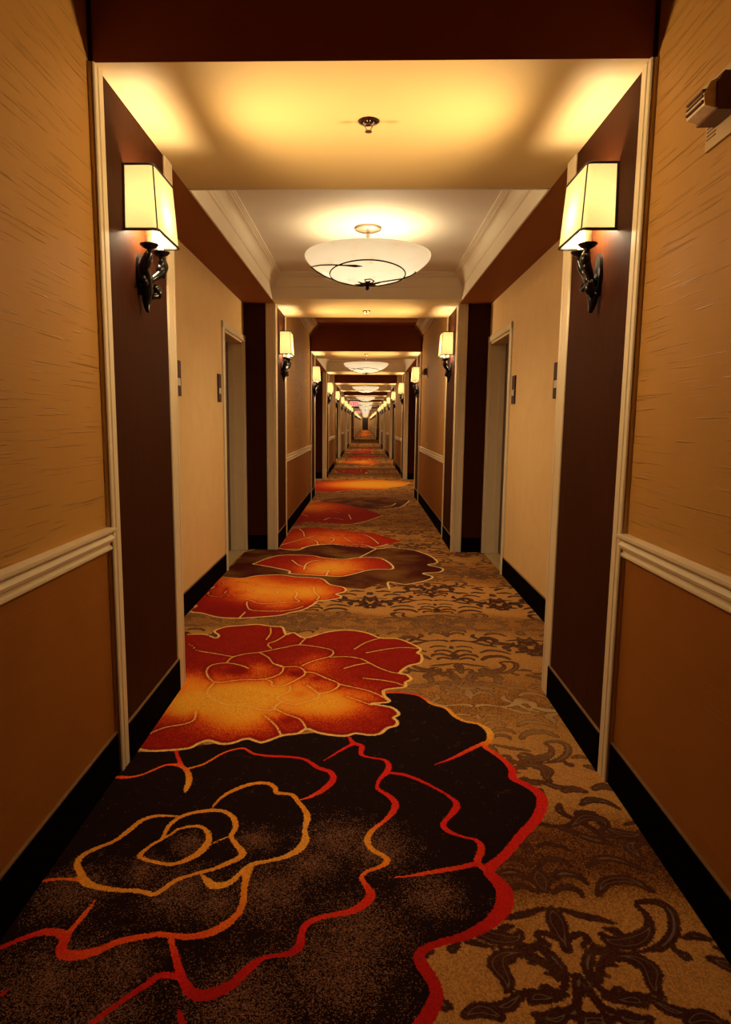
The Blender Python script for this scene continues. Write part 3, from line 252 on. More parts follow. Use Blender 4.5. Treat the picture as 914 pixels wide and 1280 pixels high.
R5 = [[-1.0806,7.5334],[-0.908,8.6769],[-0.8934,9.8908],[-0.7463,10.3144],[-0.3411,10.0407],[0.0417,9.4143],[0.2589,8.8513],[0.0386,8.3182],[-0.1846,7.9998],[-0.4733,8.0747],[-0.736,8.1469]]
R6 = [[-0.6618,10.5962],[-0.3465,10.9749],[0.3318,11.0407],[0.7376,10.6167],[0.5345,9.7307],[0.1698,9.4254],[-0.0397,9.4072],[-0.1884,9.8568],[-0.4446,10.1329],[-0.7082,10.3179]]
R7 = [[-1.0364,11.8829],[-1.0376,13.857],[-0.6257,14.1983],[0.2519,14.5051],[0.9703,14.0887],[0.7954,13.1623],[0.3723,12.4717],[-0.2355,12.1825],[-0.5187,11.7961]]
DARK = [[0.5192,2.5201],[0.4754,2.4189],[0.542,2.2946],[0.5426,2.1951],[0.6089,2.0582],[0.547,1.9296],[0.4624,1.822],[0.3636,1.7022],[0.3904,1.6159],[0.3771,1.5625],[0.2979,1.4806],[0.187,1.431],[0.1469,1.4054],[0.1431,1.3818],[0.1708,1.3145],[0.1709,1.2815],[0.1344,1.2166],[0.0828,1.1284],[-0.284,1.0112],[-1.0731,0.9834],[-2.0696,1.5662],[-1.1367,2.1886],[-0.9687,2.2821],[-0.7741,2.3391],[-0.1701,2.5102],[0.0259,2.6275],[0.1168,2.9137],[0.1842,2.9168],[0.2641,2.8889],[0.3142,2.8],[0.3722,2.7611],[0.4004,2.6827],[0.4381,2.6341],[0.4929,2.6113]]
TILE = [[[0.1012,0.0805,0.01],[0.1116,0.0607,0.016],[0.145,0.057,0.022],[0.1893,0.0712,0.022],[0.2275,0.106,0.013],[0.239,0.1521,0.009],[0.2248,0.1826,0.006]],[[0.1141,0.0363,0.012],[0.0776,0.0301,0.012],[0.0672,0.0443,0.006]],[[0.2338,0.1945,0.008],[0.284,0.1993,0.012],[0.3076,0.1687,0.014],[0.2924,0.1137,0.014],[0.2644,0.074,0.014],[0.2265,0.0454,0.012],[0.1825,0.0317,0.004],[0.1421,0.0254,0.002]],[[0.2586,0.0613,0.006],[0.2607,0.037,0.008],[0.2758,0.021,0.014]],[[0.0711,0.0444,0.008],[0.0434,0.0076,0.014],[0.0299,-0.0272,0.013],[0.0347,-0.0661,0.009],[0.0526,-0.0905,0.007],[0.0817,-0.0832,0.014]],[[0.0468,-0.0572,0.007],[0.0593,-0.0216,0.01],[0.0872,0.0046,0.012],[0.1288,0.0155,0.014],[0.1621,0.005,0.018],[0.1767,-0.0217,0.024],[0.1652,-0.057,0.018],[0.1649,-0.0822,0.013],[0.1736,-0.0942,0.005]],[[0.0596,-0.0415,0.004],[0.0735,-0.0432,0.004]],[[0.0822,-0.0094,0.008],[0.1029,-0.0132,0.005]],[[0.1337,0.004,0.01],[0.147,-0.0138,0.006]],[[0.0408,-0.0991,0.006],[0.073,-0.1059,0.013],[0.1082,-0.1046,0.018],[0.127,-0.1218,0.004]],[[-0.0036,-0.0461,0.01],[0.0035,-0.063,0.014],[0.0135,-0.0919,0.011],[0.0248,-0.1196,0.01],[0.0371,-0.1424,0.014],[0.0508,-0.1419,0.012]],[[-0.0382,-0.1337,0.01],[-0.017,-0.152,0.013],[0.0111,-0.1585,0.016],[0.0303,-0.1744,0.01]],[[0.0214,0.1633,0.006],[0.0758,0.1404,0.012],[0.1223,0.1285,0.009],[0.152,0.1163,0.003]],[[0.0025,0.0591,0.01],[0.0261,0.0726,0.01],[0.0524,0.0812,0.008],[0.0603,0.0638,0.009],[0.0392,0.0408,0.006]],[[0.0005,0.1625,0.01],[0.0038,0.124,0.022],[0.0024,0.0717,0.016],[-0.0018,0.032,0.012]],[[0.0016,0.0,0.009]],[[0.0023,-0.0215,0.005]]]
SPK = [[-0.2466,1.5912,0.11],[-0.4821,1.582,0.1],[-0.7701,1.5708,0.1],[-0.3153,1.8089,0.06],[-0.5147,1.782,0.05],[-0.6045,1.6558,0.06],[-0.6955,1.2845,0.14],[-0.551,1.3331,0.08],[0.0014,1.4616,0.12],[-0.0532,1.3517,0.14],[0.0462,1.786,0.1],[-0.2551,1.2401,0.14],[-0.074,1.8186,0.1],[-0.5392,1.2106,0.1],[0.1925,1.5932,0.08],[-0.1377,1.7077,0.08],[-0.3759,1.542,0.07]]
WARM = [[-0.3808,2.8722,0.22,1.05],[-0.6862,2.8224,0.2,1.0],[-0.5185,2.618,0.14,0.7],[-0.1348,2.7793,0.15,0.9],[-0.8699,3.0198,0.12,0.5],[-0.5654,2.8636,0.09,0.5],[-0.243,3.264,0.1,0.5],[0.027,2.8913,0.1,0.25],[-0.5459,3.193,0.08,0.45],[-0.7948,2.7488,0.12,0.7],[-0.6214,3.1566,0.05,-0.65],[-0.2883,2.8765,0.05,-0.35],[-0.2285,3.0707,0.03,-0.3],[-0.3334,3.1278,0.035,-0.6],[-0.1995,2.9357,0.03,-0.25],[-0.313,2.6122,0.04,-0.4],[-0.7375,4.7001,0.26,0.95],[-0.3821,4.7209,0.2,0.9],[-0.9953,5.1121,0.25,0.6],[-0.5722,4.3454,0.1,0.3],[-0.8696,4.1756,0.15,-0.4],[-1.0185,4.3603,0.2,-0.1],[-0.9102,4.6671,0.06,-0.2],[-0.2427,5.604,0.3,0.8],[-0.3741,5.4697,0.2,0.4],[-0.3919,6.9942,0.45,0.6],[-0.8381,9.6088,0.5,0.75],[0.4004,13.4664,0.8,1.3],[-0.4186,13.1996,0.7,0.5]]
FAR = [(-.30,17.0,.42,.8,.25),(-.1,21.0,.55,1.3,.95),(-.1,24.0,.6,1.0,.30),
       (-.15,28.3,.55,1.5,.25),(.05,33.0,.5,1.2,.35),(.0,72.,.55,9,.9),(.05,93.,.6,9,1.0),(.0,108.,.5,5,.9)]

def carpet():
    ys = [-2.2 + .1 * i for i in range(32)]
    y = 1.0
    while y < 117.6:
        ys.append(y); st = .0055 if y < 3.4 else .0055 * (y / 3.4) ** 1.8
        y += min(st, .35)
    ys = np.array(sorted(set(ys)))
    xs = np.concatenate([np.arange(-1.36, -.9, .02), np.arange(-.9, .9, .0062), np.arange(.9, 1.37, .02)])
    nx, ny = len(xs), len(ys)
    X, Y = np.meshgrid(xs, ys); P = np.stack([X.ravel(), Y.ravel()], 1); N = len(P)
    CL = .03
    def seg(P, a, b):
        d = b - a; L2 = max(float(d @ d), 1e-12); t = np.clip(((P - a) @ d) / L2, 0, 1)
        q = P - (a + t[:, None] * d); return np.sqrt((q * q).sum(1)), t
    def rows(y0, y1):
        i0 = np.searchsorted(ys, y0); i1 = np.searchsorted(ys, y1); return i0 * nx, i1 * nx
    def smooth(pts, n=4):
        p = np.array(pts, float); out = []
        for i in range(len(p) - 1):
            a = p[max(i - 1, 0)]; b = p[i]; c = p[i + 1]; d = p[min(i + 2, len(p) - 1)]
            for k in range(n):
                t = k / n; out.append(.5 * ((2 * b) + (c - a) * t + (2 * a - 5 * b + 4 * c - d) * t * t + (-a + 3 * b - 3 * c + d) * t ** 3))
        out.append(p[-1]); return np.array(out)
    line = np.full(N, -CL); lcol = np.full(N, .5)
    for l in LINES:
        s = smooth(l); 
        for a, b in zip(s[:-1], s[1:]):
            i0, i1 = rows(min(a[1], b[1]) - .06, max(a[1], b[1]) + .06)
            if i1 <= i0: continue
            sub = np.nonzero((P[i0:i1, 0] > min(a[0], b[0]) - .06) & (P[i0:i1, 0] < max(a[0], b[0]) + .06))[0] + i0
            if not len(sub): continue
            d, t = seg(P[sub], a[:2], b[:2]); w = np.maximum(a[2] + (b[2] - a[2]) * t, .001)
            v = w - d; m = v > line[sub]; k = sub[m]; line[k] = v[m]; lcol[k] = (a[3] + (b[3] - a[3]) * t)[m]
    def region(polys):
        out = np.full(N, -CL)
        for poly in polys:
            s = np.array(poly); i0, i1 = rows(s[:, 1].min() - .06, s[:, 1].max() + .06)
            if i1 <= i0: continue
            Q = P[i0:i1]; ins = np.zeros(len(Q), bool); dm = np.full(len(Q), 1.0)
            for a, b in zip(s, np.roll(s, -1, 0)):
                d, _ = seg(Q, a, b); dm = np.minimum(dm, d)
                if a[1] != b[1]:
                    c = (Q[:, 1] > min(a[1], b[1])) & (Q[:, 1] <= max(a[1], b[1]))
                    xi = a[0] + (Q[:, 1] - a[1]) / (b[1] - a[1]) * (b[0] - a[0]); ins ^= c & (Q[:, 0] < xi)
            v = np.clip(np.where(ins, dm, -dm), -CL, CL); out[i0:i1] = np.maximum(out[i0:i1], v)
        return out
    rdark = region([DARK]); rmar = region([D3, R6]); rred = region([R1, R2, R3, R4, R5, R7])
    warm = np.zeros(N); spk = np.zeros(N)
    for (x, y, r, a) in WARM:
        stretch = 1.0 if y < 3.2 else 1.3
        warm += a * np.exp(-(((P[:, 0] - x) / r) ** 2 + ((P[:, 1] - y) / (r * stretch)) ** 2))
    for (x, y, r) in SPK: spk = np.maximum(spk, .62 * np.exp(-(((P[:, 0] - x) / r) ** 2 + ((P[:, 1] - y) / r) ** 2)))
    spk -= .03
    for (x, y, rx, ry, w) in FAR:
        th = np.arctan2((P[:, 1] - y) / ry, (P[:, 0] - x) / rx)
        rr = np.sqrt(((P[:, 0] - x) / rx) ** 2 + ((P[:, 1] - y) / ry) ** 2) * (1 + .16 * np.sin(3 * th + x * 9 + y) + .08 * np.sin(7 * th + y) + .04 * np.sin(13 * th))
        v = np.clip((1 - rr) * rx, -CL, CL); rred = np.maximum(rred, v); inside = rr < 1
        warm = np.where(inside, w * (1.15 - .8 * rr), warm)
        e = (.012 + .0006 * y) * np.sin(3 * th + y * 5); l2 = e - np.abs(rr - 1) * rx; m = l2 > line
        l3 = .012 * np.sin(2 * th + y * 3) - np.abs(rr - .55) * rx; m2 = (l3 > line)
        line = np.where(m, l2, np.where(m2, l3, line)); lcol = np.where(m | m2, 1.1, lcol)
    # damask tile
    TX, TY, n = .9, .875, .0045
    cols, rws = int(TX / 2 / n) + 1, int(TY / n) + 1
    gx, gy = np.meshgrid(np.linspace(0, TX / 2, cols), np.linspace(0, TY, rws)); G = np.stack([gx.ravel(), gy.ravel()], 1)
    extra = [
        [(.33, .015, .010), (.36, .0, .020), (.385, -.025, .018), (.40, -.055, .008)], [(.36, .05, .006), (.39, .035, .014), (.42, .04, .012)], [(.30, .075, .006), (.33, .085, .014), (.36, .075, .008)],
        [(.33, -.11, .008), (.36, -.13, .016), (.40, -.13, .012)], [(.04, -.13, .008), (.08, -.16, .016), (.12, -.15, .010)], [(.10, -.09, .006), (.14, -.10, .012), (.18, -.13, .016), (.22, -.13, .006)],
        [(.16, .03, .005), (.155, .06, .010), (.14, .09, .012), (.115, .10, .006)],
        [(0, .235, .016), (0, .275, .026), (0, .31, .010)], [(.02, .22, .006), (.055, .245, .012), (.09, .235, .010), (.095, .21, .006)],
        [(.03, .27, .008), (.065, .30, .014), (.11, .29, .012), (.125, .26, .006)], [(.01, .33, .008), (.04, .36, .012), (.085, .355, .010), (.1, .33, .006)],
        [(.14, .22, .010), (.18, .27, .018), (.25, .28, .018), (.29, .24, .010)], [(.15, .33, .006), (.2, .37, .014), (.26, .36, .014), (.31, .32, .006)],
        [(0, .40, .014), (0, .43, .006)], [(.03, .415, .006), (.06, .43, .01), (.1, .42, .008), (.12, .40, .005)],
        [(.014, .515, .012), (.03, .528, .012), (.07, .53, .009), (.12, .515, .007), (.17, .53, .013), (.22, .57, .02), (.27, .56, .018), (.27, .52, .010), (.24, .50, .006)],
        [(.12, .51, .005), (.16, .49, .010), (.20, .46, .016), (.25, .44, .010)], [(.18, .56, .008), (.15, .60, .014), (.16, .64, .008)],
        [(0, .60, .010), (0, .66, .022), (0, .70, .010)], [(.02, .63, .006), (.055, .67, .013), (.095, .66, .011), (.1, .63, .006)],
        [(.03, .72, .008), (.07, .735, .012), (.115, .71, .010), (.12, .68, .005)], [(.23, .64, .008), (.27, .67, .018), (.32, .66, .014), (.35, .62, .006)],
        [(.20, .72, .014), (.235, .735, .02), (.27, .72, .012)], [(.31, .74, .014), (.35, .76, .018), (.37, .74, .010)],
        [(.40, .50, .010), (.42, .56, .016), (.41, .61, .008)], [(.38, .40, .012), (.41, .37, .018), (.43, .33, .010)], [(.44, .66, .016), (.44, .71, .010)]]
    strokes = []
    for st in TILE: strokes.append([tuple(p) for p in st])
    for st in extra: strokes.append(st)
    D = np.full(len(G), -.03)
    for st in strokes:
        p = smooth(st, 3)
        # serrated leaf edge
        for oy in (-TY, 0, TY):
            for mx in (1, -1):
                for (ox, oyy) in ((0, 0), (TX / 2, TY / 2), (-TX / 2, TY / 2), (TX / 2, -TY / 2)):
                    if (ox, oyy) != (0, 0) and any(st is e_ for e_ in extra): continue
                    q = p.copy(); q[:, 0] = q[:, 0] * mx + ox; q[:, 1] = q[:, 1] + oy + oyy
                    if ox != 0: q[:, :2] = (q[:, :2] - [ox, oyy + oy]) * .82 + [ox, oyy + oy]; q[:, 2] *= .82
                    if q[:, 0].max() < -.03 or q[:, 0].min() > TX / 2 + .03 or q[:, 1].max() < -.03 or q[:, 1].min() > TY + .03: continue
                    for a, b in zip(q[:-1], q[1:]):
                        d, t = seg(G, a[:2], b[:2]); v = a[2] + (b[2] - a[2]) * t - d; D = np.maximum(D, v)
    D = D.reshape(rws, cols)
    u = (P[:, 0] - .5) % TX; u = np.minimum(u, TX - u); v = (P[:, 1] - 1.396) % TY
    fu = u / (TX / 2) * (cols - 1); fv = v / TY * (rws - 1); iu = np.clip(fu.astype(int), 0, cols - 2); iv = np.clip(fv.astype(int), 0, rws - 2)
    a, b = fu - iu, fv - iv
    dam = D[iv, iu] * (1 - a) * (1 - b) + D[iv, iu + 1] * a * (1 - b) + D[iv + 1, iu] * (1 - a) * b + D[iv + 1, iu + 1] * a * b
    # tone bands of the ground (0 tan .. 1 dark) and of the figure (0 dark .. 1 light)
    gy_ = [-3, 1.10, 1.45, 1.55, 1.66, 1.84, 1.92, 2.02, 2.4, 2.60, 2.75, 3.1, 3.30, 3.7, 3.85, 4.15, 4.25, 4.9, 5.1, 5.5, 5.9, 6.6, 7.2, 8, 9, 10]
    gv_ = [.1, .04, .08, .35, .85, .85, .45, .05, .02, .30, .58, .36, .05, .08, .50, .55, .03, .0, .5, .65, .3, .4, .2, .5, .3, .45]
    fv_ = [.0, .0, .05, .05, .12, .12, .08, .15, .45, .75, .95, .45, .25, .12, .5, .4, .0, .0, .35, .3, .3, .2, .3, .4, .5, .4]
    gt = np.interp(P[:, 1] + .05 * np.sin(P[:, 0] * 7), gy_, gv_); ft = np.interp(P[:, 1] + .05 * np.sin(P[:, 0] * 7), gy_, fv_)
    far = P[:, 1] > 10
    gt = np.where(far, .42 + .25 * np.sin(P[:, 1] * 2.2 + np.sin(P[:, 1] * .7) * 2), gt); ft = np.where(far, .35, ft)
    V = np.zeros((N, 3), np.float32); V[:, :2] = P
    ii, jj = np.meshgrid(np.arange(ny - 1), np.arange(nx - 1), indexing='ij'); base = (ii * nx + jj).ravel()
    F = np.stack([base, base + 1, base + nx + 1, base + nx], 1).astype(np.int32)
    me = bpy.data.meshes.new('floor'); me.vertices.add(N); me.vertices.foreach_set('co', V.ravel())
    me.loops.add(F.size); me.loops.foreach_set('vertex_index', F.ravel())
    me.polygons.add(len(F)); me.polygons.foreach_set('loop_start', np.arange(0, F.size, 4, dtype=np.int32)); me.polygons.foreach_set('loop_total', np.full(len(F), 4, np.int32))
    me.update(); me.validate()
    for nm, arr in (('line', line), ('lcol', lcol), ('rdark', rdark), ('rmar', rmar), ('rred', rred), ('warm', warm), ('spk', spk), ('dam', dam), ('gtone', gt), ('ftone', ft)):
        at = me.attributes.new(nm, 'FLOAT', 'POINT'); at.data.foreach_set('value', arr.astype(np.float32))
    m, nt, bs = mat('patterned_axminster_carpet'); t = NT(nt)
    v = t.coord()
    vor = t.n('ShaderNodeTexVoronoi'); nt.links.new(v, vor.inputs['Vector']); vor.inputs['Scale'].default_value = 250
    tuft = t.n('ShaderNodeSeparateColor'); nt.links.new(vor.outputs['Color'], tuft.inputs[0]); w0, w1, w2 = tuft.outputs
    jag = t.math('MULTIPLY', t.math('SUBTRACT', w0, .5), .004)
    jag2 = t.math('ADD', t.math('MULTIPLY', t.math('SUBTRACT', w0, .5), .003), t.math('MULTIPLY', t.math('SUBTRACT', t.noise(v, 95, 3, .6), .5), .016))
    def step(x, w=1500): return t.math('MULTIPLY', x, w, clamp=True)
    def dith(x, amt=.9): return t.math('ADD', x, t.math('MULTIPLY', t.math('SUBTRACT', w1, .5), amt), clamp=True)
    soft = t.math('MULTIPLY', t.math('SUBTRACT', t.noise(v, 9, 4, .6), .5), .35)
    gtn = dith(t.math('ADD', t.attr('gtone'), soft), .42); ftn = dith(t.math('ADD', t.attr('ftone'), soft), .3)
    ground = t.ramp(gtn, [(0, (.54, .255, .066)), (.35, (.42, .185, .042)), (.7, (.20, .074, .017)), (1, (.070, .016, .007))])
    fig = t.ramp(ftn, [(0, (.045, .010, .007)), (.35, (.16, .062, .020)), (.7, (.36, .185, .065)), (1, (.62, .38, .15))])
    dm = t.math('ADD', t.attr('dam'), jag2)
    col = t.mix(step(dm), ground, fig)
    edge = t.math('SUBTRACT', .0020, t.math('ABSOLUTE', dm))
    col = t.mix(t.math('MULTIPLY', step(edge), .75), col, (.05, .016, .008))
    vein = t.math('SUBTRACT', .0012, t.math('ABSOLUTE', t.math('SUBTRACT', t.attr('dam'), .0115)))
    col = t.mix(t.math('MULTIPLY', step(vein), .28), col, (.45, .33, .22))
    # dark rose: near black pile with dithered brown tufts
    vo2 = t.n('ShaderNodeTexVoronoi'); nt.links.new(v, vo2.inputs['Vector']); vo2.inputs['Scale'].default_value = 430
    tf2 = t.n('ShaderNodeSeparateColor'); nt.links.new(vo2.outputs['Color'], tf2.inputs[0]); w2 = tf2.outputs[0]
    sp = t.math('GREATER_THAN', t.math('ADD', t.attr('spk'), t.math('MULTIPLY', t.math('SUBTRACT', t.noise(v, 25, 3), .5), .5)), w2)
    dk = t.mix(t.math('MULTIPLY', sp, .8), (.010, .0018, .0016), t.mix(w0, (.15, .050, .022), (.34, .16, .09)))
    col = t.mix(step(t.math('ADD', t.attr('rdark'), jag)), col, dk)
    mar = t.mix(dith(t.math('MULTIPLY', t.math('SUBTRACT', t.noise(v, 2.6, 3), .42), 4), .5), (.060, .004, .003), (.20, .080, .014))
    col = t.mix(step(t.math('ADD', t.attr('rmar'), jag)), col, mar)
    nearl = t.math('MULTIPLY', t.math('ADD', t.attr('line'), .026), 38, clamp=True)
    wn = dith(t.math('SUBTRACT', t.math('ADD', t.attr('warm'), t.math('MULTIPLY', soft, .8)), t.math('MULTIPLY', nearl, .26)), .62)
    red = t.ramp(wn, [(0, (.26, .006, .003)), (.25, (.50, .018, .004)), (.5, (.80, .11, .006)), (.75, (.92, .26, .012)), (1, (.95, .42, .03))])
    col = t.mix(step(t.math('ADD', t.attr('rred'), jag)), col, red)
    lc = t.ramp(t.math('MULTIPLY', t.attr('lcol'), .75), [(0, (.42, .008, .006)), (.15, (.75, .018, .012)), (.35, (.90, .10, .015)), (.6, (.88, .30, .02)), (.8, (.92, .50, .08)), (1, (.95, .68, .30))])
    col = t.mix(step(t.math('ADD', t.attr('line'), jag)), col, lc)
    t.put(bs.inputs['Base Color'], t.mix(t.math('MULTIPLY', w1, .35), col, (.01, .004, .003)))
    bs.inputs['Roughness'].default_value = .95; bs.inputs['Specular IOR Level'].default_value = .08
    t.put(bs.inputs['Normal'], t.bump(t.math('ADD', vor.outputs['Distance'], w0), .35, .002))
    me.materials.append(m)
    o = bpy.data.objects.new('floor', me); C.objects.link(o); tag(o, 'carpet with large dark and flame coloured roses over tan damask', kind='structure')
carpet()

# ------------------------------------------------------------------ shell
H = 2.36; HT = 2.86; PAN = .865; BEAD = .857; WP = .88; ALC = 1.165; CEIL = 2.58; WCEIL = 2.745
P = [2.19 + 4.15 * k for k in range(-1, 28)]          # fronts of the archways; even index from 2.19 faces the wallpaper first
def portal(k): return 2.19 + 4.15 * k
LOB0, LOB1 = portal(9) + .83, portal(12)
END = 116.0
RAIL = [(.0, .809), (.012, .809), (.018, .815), (.018, .822), (.010, .828), (.012, .836), (.022, .842), (.026, .852), (.020, .862), (.018, .868), (.030, .874), (.034, .880), (.034, .888), (.0, .890)]
side_name = {-1: 'left', 1: 'right'}
doors = 0
ORD = ['zeroth', 'first', 'second', 'third', 'fourth', 'fifth', 'sixth', 'seventh', 'eighth', 'ninth', 'tenth', 'eleventh', 'twelfth', 'thirteenth', 'fourteenth', 'fifteenth', 'sixteenth', 'seventeenth', 'eighteenth', 'nineteenth', 'twentieth', 'twenty-first', 'twenty-second', 'twenty-third', 'twenty-fourth', 'twenty-fifth', 'twenty-sixth', 'twenty-seventh', 'twenty-eighth']
# an alcove runs from archway 2j to 2j+1, a papered stretch from 2j+1 to 2j+2
ALCS = [(portal(2 * j), j) for j in list(range(0, 5)) + list(range(6, 14))]
PORTS = [k for k in range(-1, 28) if k not in (10, 11)]
def alc_range(j): return portal(2 * j) + .81, portal(2 * j + 1)
DOORW, DOORH = .86, 2.0
def door_spans(j):
    a, b = alc_range(j); return [(a + .06, a + .06 + DOORW), (b - .06 - DOORW, b - .06)]
for s in (-1, 1):
    w = MB()    # materials: 0 paper upper, 1 paper lower, 2 beige, 3 panel
    def paper(y0, y1, x=WP):
        w.box(s * x, s * 1.34, y0, y1, .85, HT, 0); w.box(s * x, s * 1.34, y0, y1, 0, .85, 1)
    for k in PORTS:
        y0 = portal(k)
        alc_after = k % 2 == 0
        d0, d1 = (0, .81) if alc_after else (0, .83)
        w.box(s * PAN, s * 1.34, y0 + d0, y0 + d1, 0, HT, 3)
    for j in list(range(-1, 13)):
        a, b = portal(2 * j + 1) + .83, portal(2 * j + 2)
        if j == -1: a = portal(-1) + .83
        if j == 4: continue
        paper(a, b)
    for (_, j) in ALCS:
        a, b = alc_range(j); sp = door_spans(j); lo = a
        for (p, q) in sp:
            if p > lo: w.box(s * ALC, s * 1.34, lo, p, 0, H + .02, 2)
            w.box(s * ALC, s * 1.34, p, q, DOORH, H + .02, 2); lo = q
        w.box(s * ALC, s * 1.34, lo, b, 0, H + .02, 2)
    # lift lobby further on, slightly wider than the corridor
    w.box(s * 1.3, s * 1.4, LOB0, LOB1, 0, 2.6, 2)
    w.box(s * WP, s * 1.34, portal(27) + .83, END, 0, HT, 2)
    tag(w.build('wall_' + side_name[s], [M['wall_up'], M['wall_lo'], M['beige'], M['panel']]), kind='structure')
    # black base
    b = MB()
    def bs(x, y0, y1): b.box(s * (x - .011), s * (x + .01), y0, y1, 0, .146); b.box(s * (x - .009), s * (x + .01), y0, y1, .146, .151, 1)  # thin upper strip is the painted edge highlight
    for k in PORTS:
        y0 = portal(k); bs(PAN, y0 + .06, y0 + .72)
        if k % 2 == 0: b.box(s * .955, s * ALC, y0 + .80, y0 + .821, 0, .14)
        else: b.box(s * .955, s * ALC, y0 - .011, y0 + .01, 0, .14)
    for j in range(-1, 13):
        if j == 4: continue
        bs(WP, portal(2 * j + 1) + .83, portal(2 * j + 2) - .012)
    for (_, j) in ALCS:
        a, c = alc_range(j); sp = door_spans(j); bs(ALC, sp[0][1] + .06, sp[1][0] - .06)
    b.box(s * 1.289, s * 1.31, LOB0, LOB1, 0, .14); bs(WP, portal(27) + .83, END)
    tag(b.build('baseboard_' + side_name[s], [M['base'], M['cap']]), kind='structure')
    # chair rails, one per papered stretch
    for j in range(-1, 13):
        if j == 4: continue
        a, c = portal(2 * j + 1) + .83, portal(2 * j + 2) - .008
        r = MB(); r.prism([(s * (WP - d), z) for d, z in RAIL], 'y', a, c)
        tag(r.build('trim_%d' % (100 + (j + 1) * 2 + (s > 0)), M['cream']), 'cream moulded chair rail on the %s papered wall' % side_name[s], kind='structure')
    # archway corner casings
    def casing(narrow, y, sgn):
        """y = edge plane of the archway, sgn = direction into the archway"""
        d = .06 if narrow else .10; wd = .025 if narrow else .095
        poly = [(BEAD + wd, -.012), (BEAD + .012, -.012), (BEAD + .009, -.006), (BEAD + .005, -.012), (BEAD + .001, -.009), (BEAD, -.004), (BEAD, .010), (BEAD + .004, .013), (BEAD + .004, .018), (BEAD, .021), (BEAD, d - .005), (BEAD + .003, d), (BEAD + .03, d), (BEAD + .03, .01), (BEAD + wd, .01)]
        if not narrow: poly = [(BEAD + wd, -.012), (BEAD + wd - .006, -.016), (BEAD + wd - .02, -.016), (BEAD + wd - .024, -.011), (BEAD + .03, -.011), (BEAD + .024, -.016)] + poly[1:]
        return [(s * u, y + sgn * v) for u, v in poly]
    for k in PORTS:
        y0 = portal(k); y1 = y0 + (.81 if k % 2 == 0 else .83)
        c = MB(); c.prism(casing(k % 2 == 0, y0, 1), 'z', 0, H - .001); c.prism(casing(k % 2 != 0, y1, -1), 'z', 0, H - .001)
        tag(c.build('trim_%d' % (200 + (k + 1) * 2 + (s > 0)), M['cream'], smooth=False), 'cream corner casings of the %s %s archway pilaster' % (ORD[k + 1], side_name[s]), kind='structure')

# ceilings
c = MB()   # 0 soffit paint, 1 header paper, 2 coffer paint
for k in PORTS:
    y0 = portal(k)
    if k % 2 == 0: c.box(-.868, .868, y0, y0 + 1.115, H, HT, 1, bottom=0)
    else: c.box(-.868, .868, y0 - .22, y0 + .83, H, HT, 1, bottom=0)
for (_, j) in ALCS:
    a, b = alc_range(j)
    for s in (-1, 1): c.box(s * .868, s * 1.3, a, b, H, HT, 1)
    c.box(-.868, .868, a + .305, b - .22, CEIL, HT, 2)
for j in range(-1, 13):
    if j == 4: continue
    a, b = portal(2 * j + 1) + .83, portal(2 * j + 2)
    c.box(-WP, WP, a, b, WCEIL, HT, 1)  # brown header paper here carries the ceiling's shade in its colour
c.box(-1.4, 1.4, LOB0, LOB1, 2.5, 2.6, 2)
c.box(-WP, WP, portal(27) + .83, END, 2.5, 2.6, 2)
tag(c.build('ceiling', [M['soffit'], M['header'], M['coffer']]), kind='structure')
CP = [(0, H - .003), (.010, H - .003), (.012, H), (.012, 2.455), (.016, 2.462), (.022, 2.466), (.022, 2.474), (.028, 2.482), (.034, 2.50), (.044, 2.520), (.058, 2.536), (.074, 2.546), (.080, 2.548), (.080, 2.556), (.088, 2.560), (.092, 2.566), (.100, 2.568), (.100, 2.581)]
for (_, j) in ALCS:
    a, b = alc_range(j); m = MB(); m.sweep(CP, -.868, .868, a + .305, b - .22)
    tag(m.build('trim_%d' % (300 + j), M['crown'], smooth=True), 'cream crown moulding round the coffered ceiling bay', kind='structure')
WC = [(0, 2.585), (.012, 2.585), (.016, 2.60), (.03, 2.61), (.045, 2.625), (.07, 2.665), (.10, 2.69), (.115, 2.695), (.12, 2.71), (.135, 2.715), (.135, 2.745), (0, 2.745)]
for j in range(-1, 13):
    if j == 4: continue
    a, b = portal(2 * j + 1) + .83, portal(2 * j + 2)
    for s in (-1, 1):
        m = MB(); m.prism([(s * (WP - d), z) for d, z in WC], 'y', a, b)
        tag(m.build('trim_%d' % (400 + (j + 1) * 2 + (s > 0)), M['shaded_crown']), 'cream crown moulding above the %s papered wall' % side_name[s], kind='structure')
# end walls
e = MB(); e.box(-1.0, 1.0, END, END + .1, 0, 2.9, 0)
tag(e.build('wall_far', [M['beige']]), kind='structure')
e = MB(); e.box(-1.4, 1.4, portal(-1) - .12, portal(-1) - .02, 0, 2.9, 0); tag(e.build('wall_back', [M['wall_up']]), kind='structure')

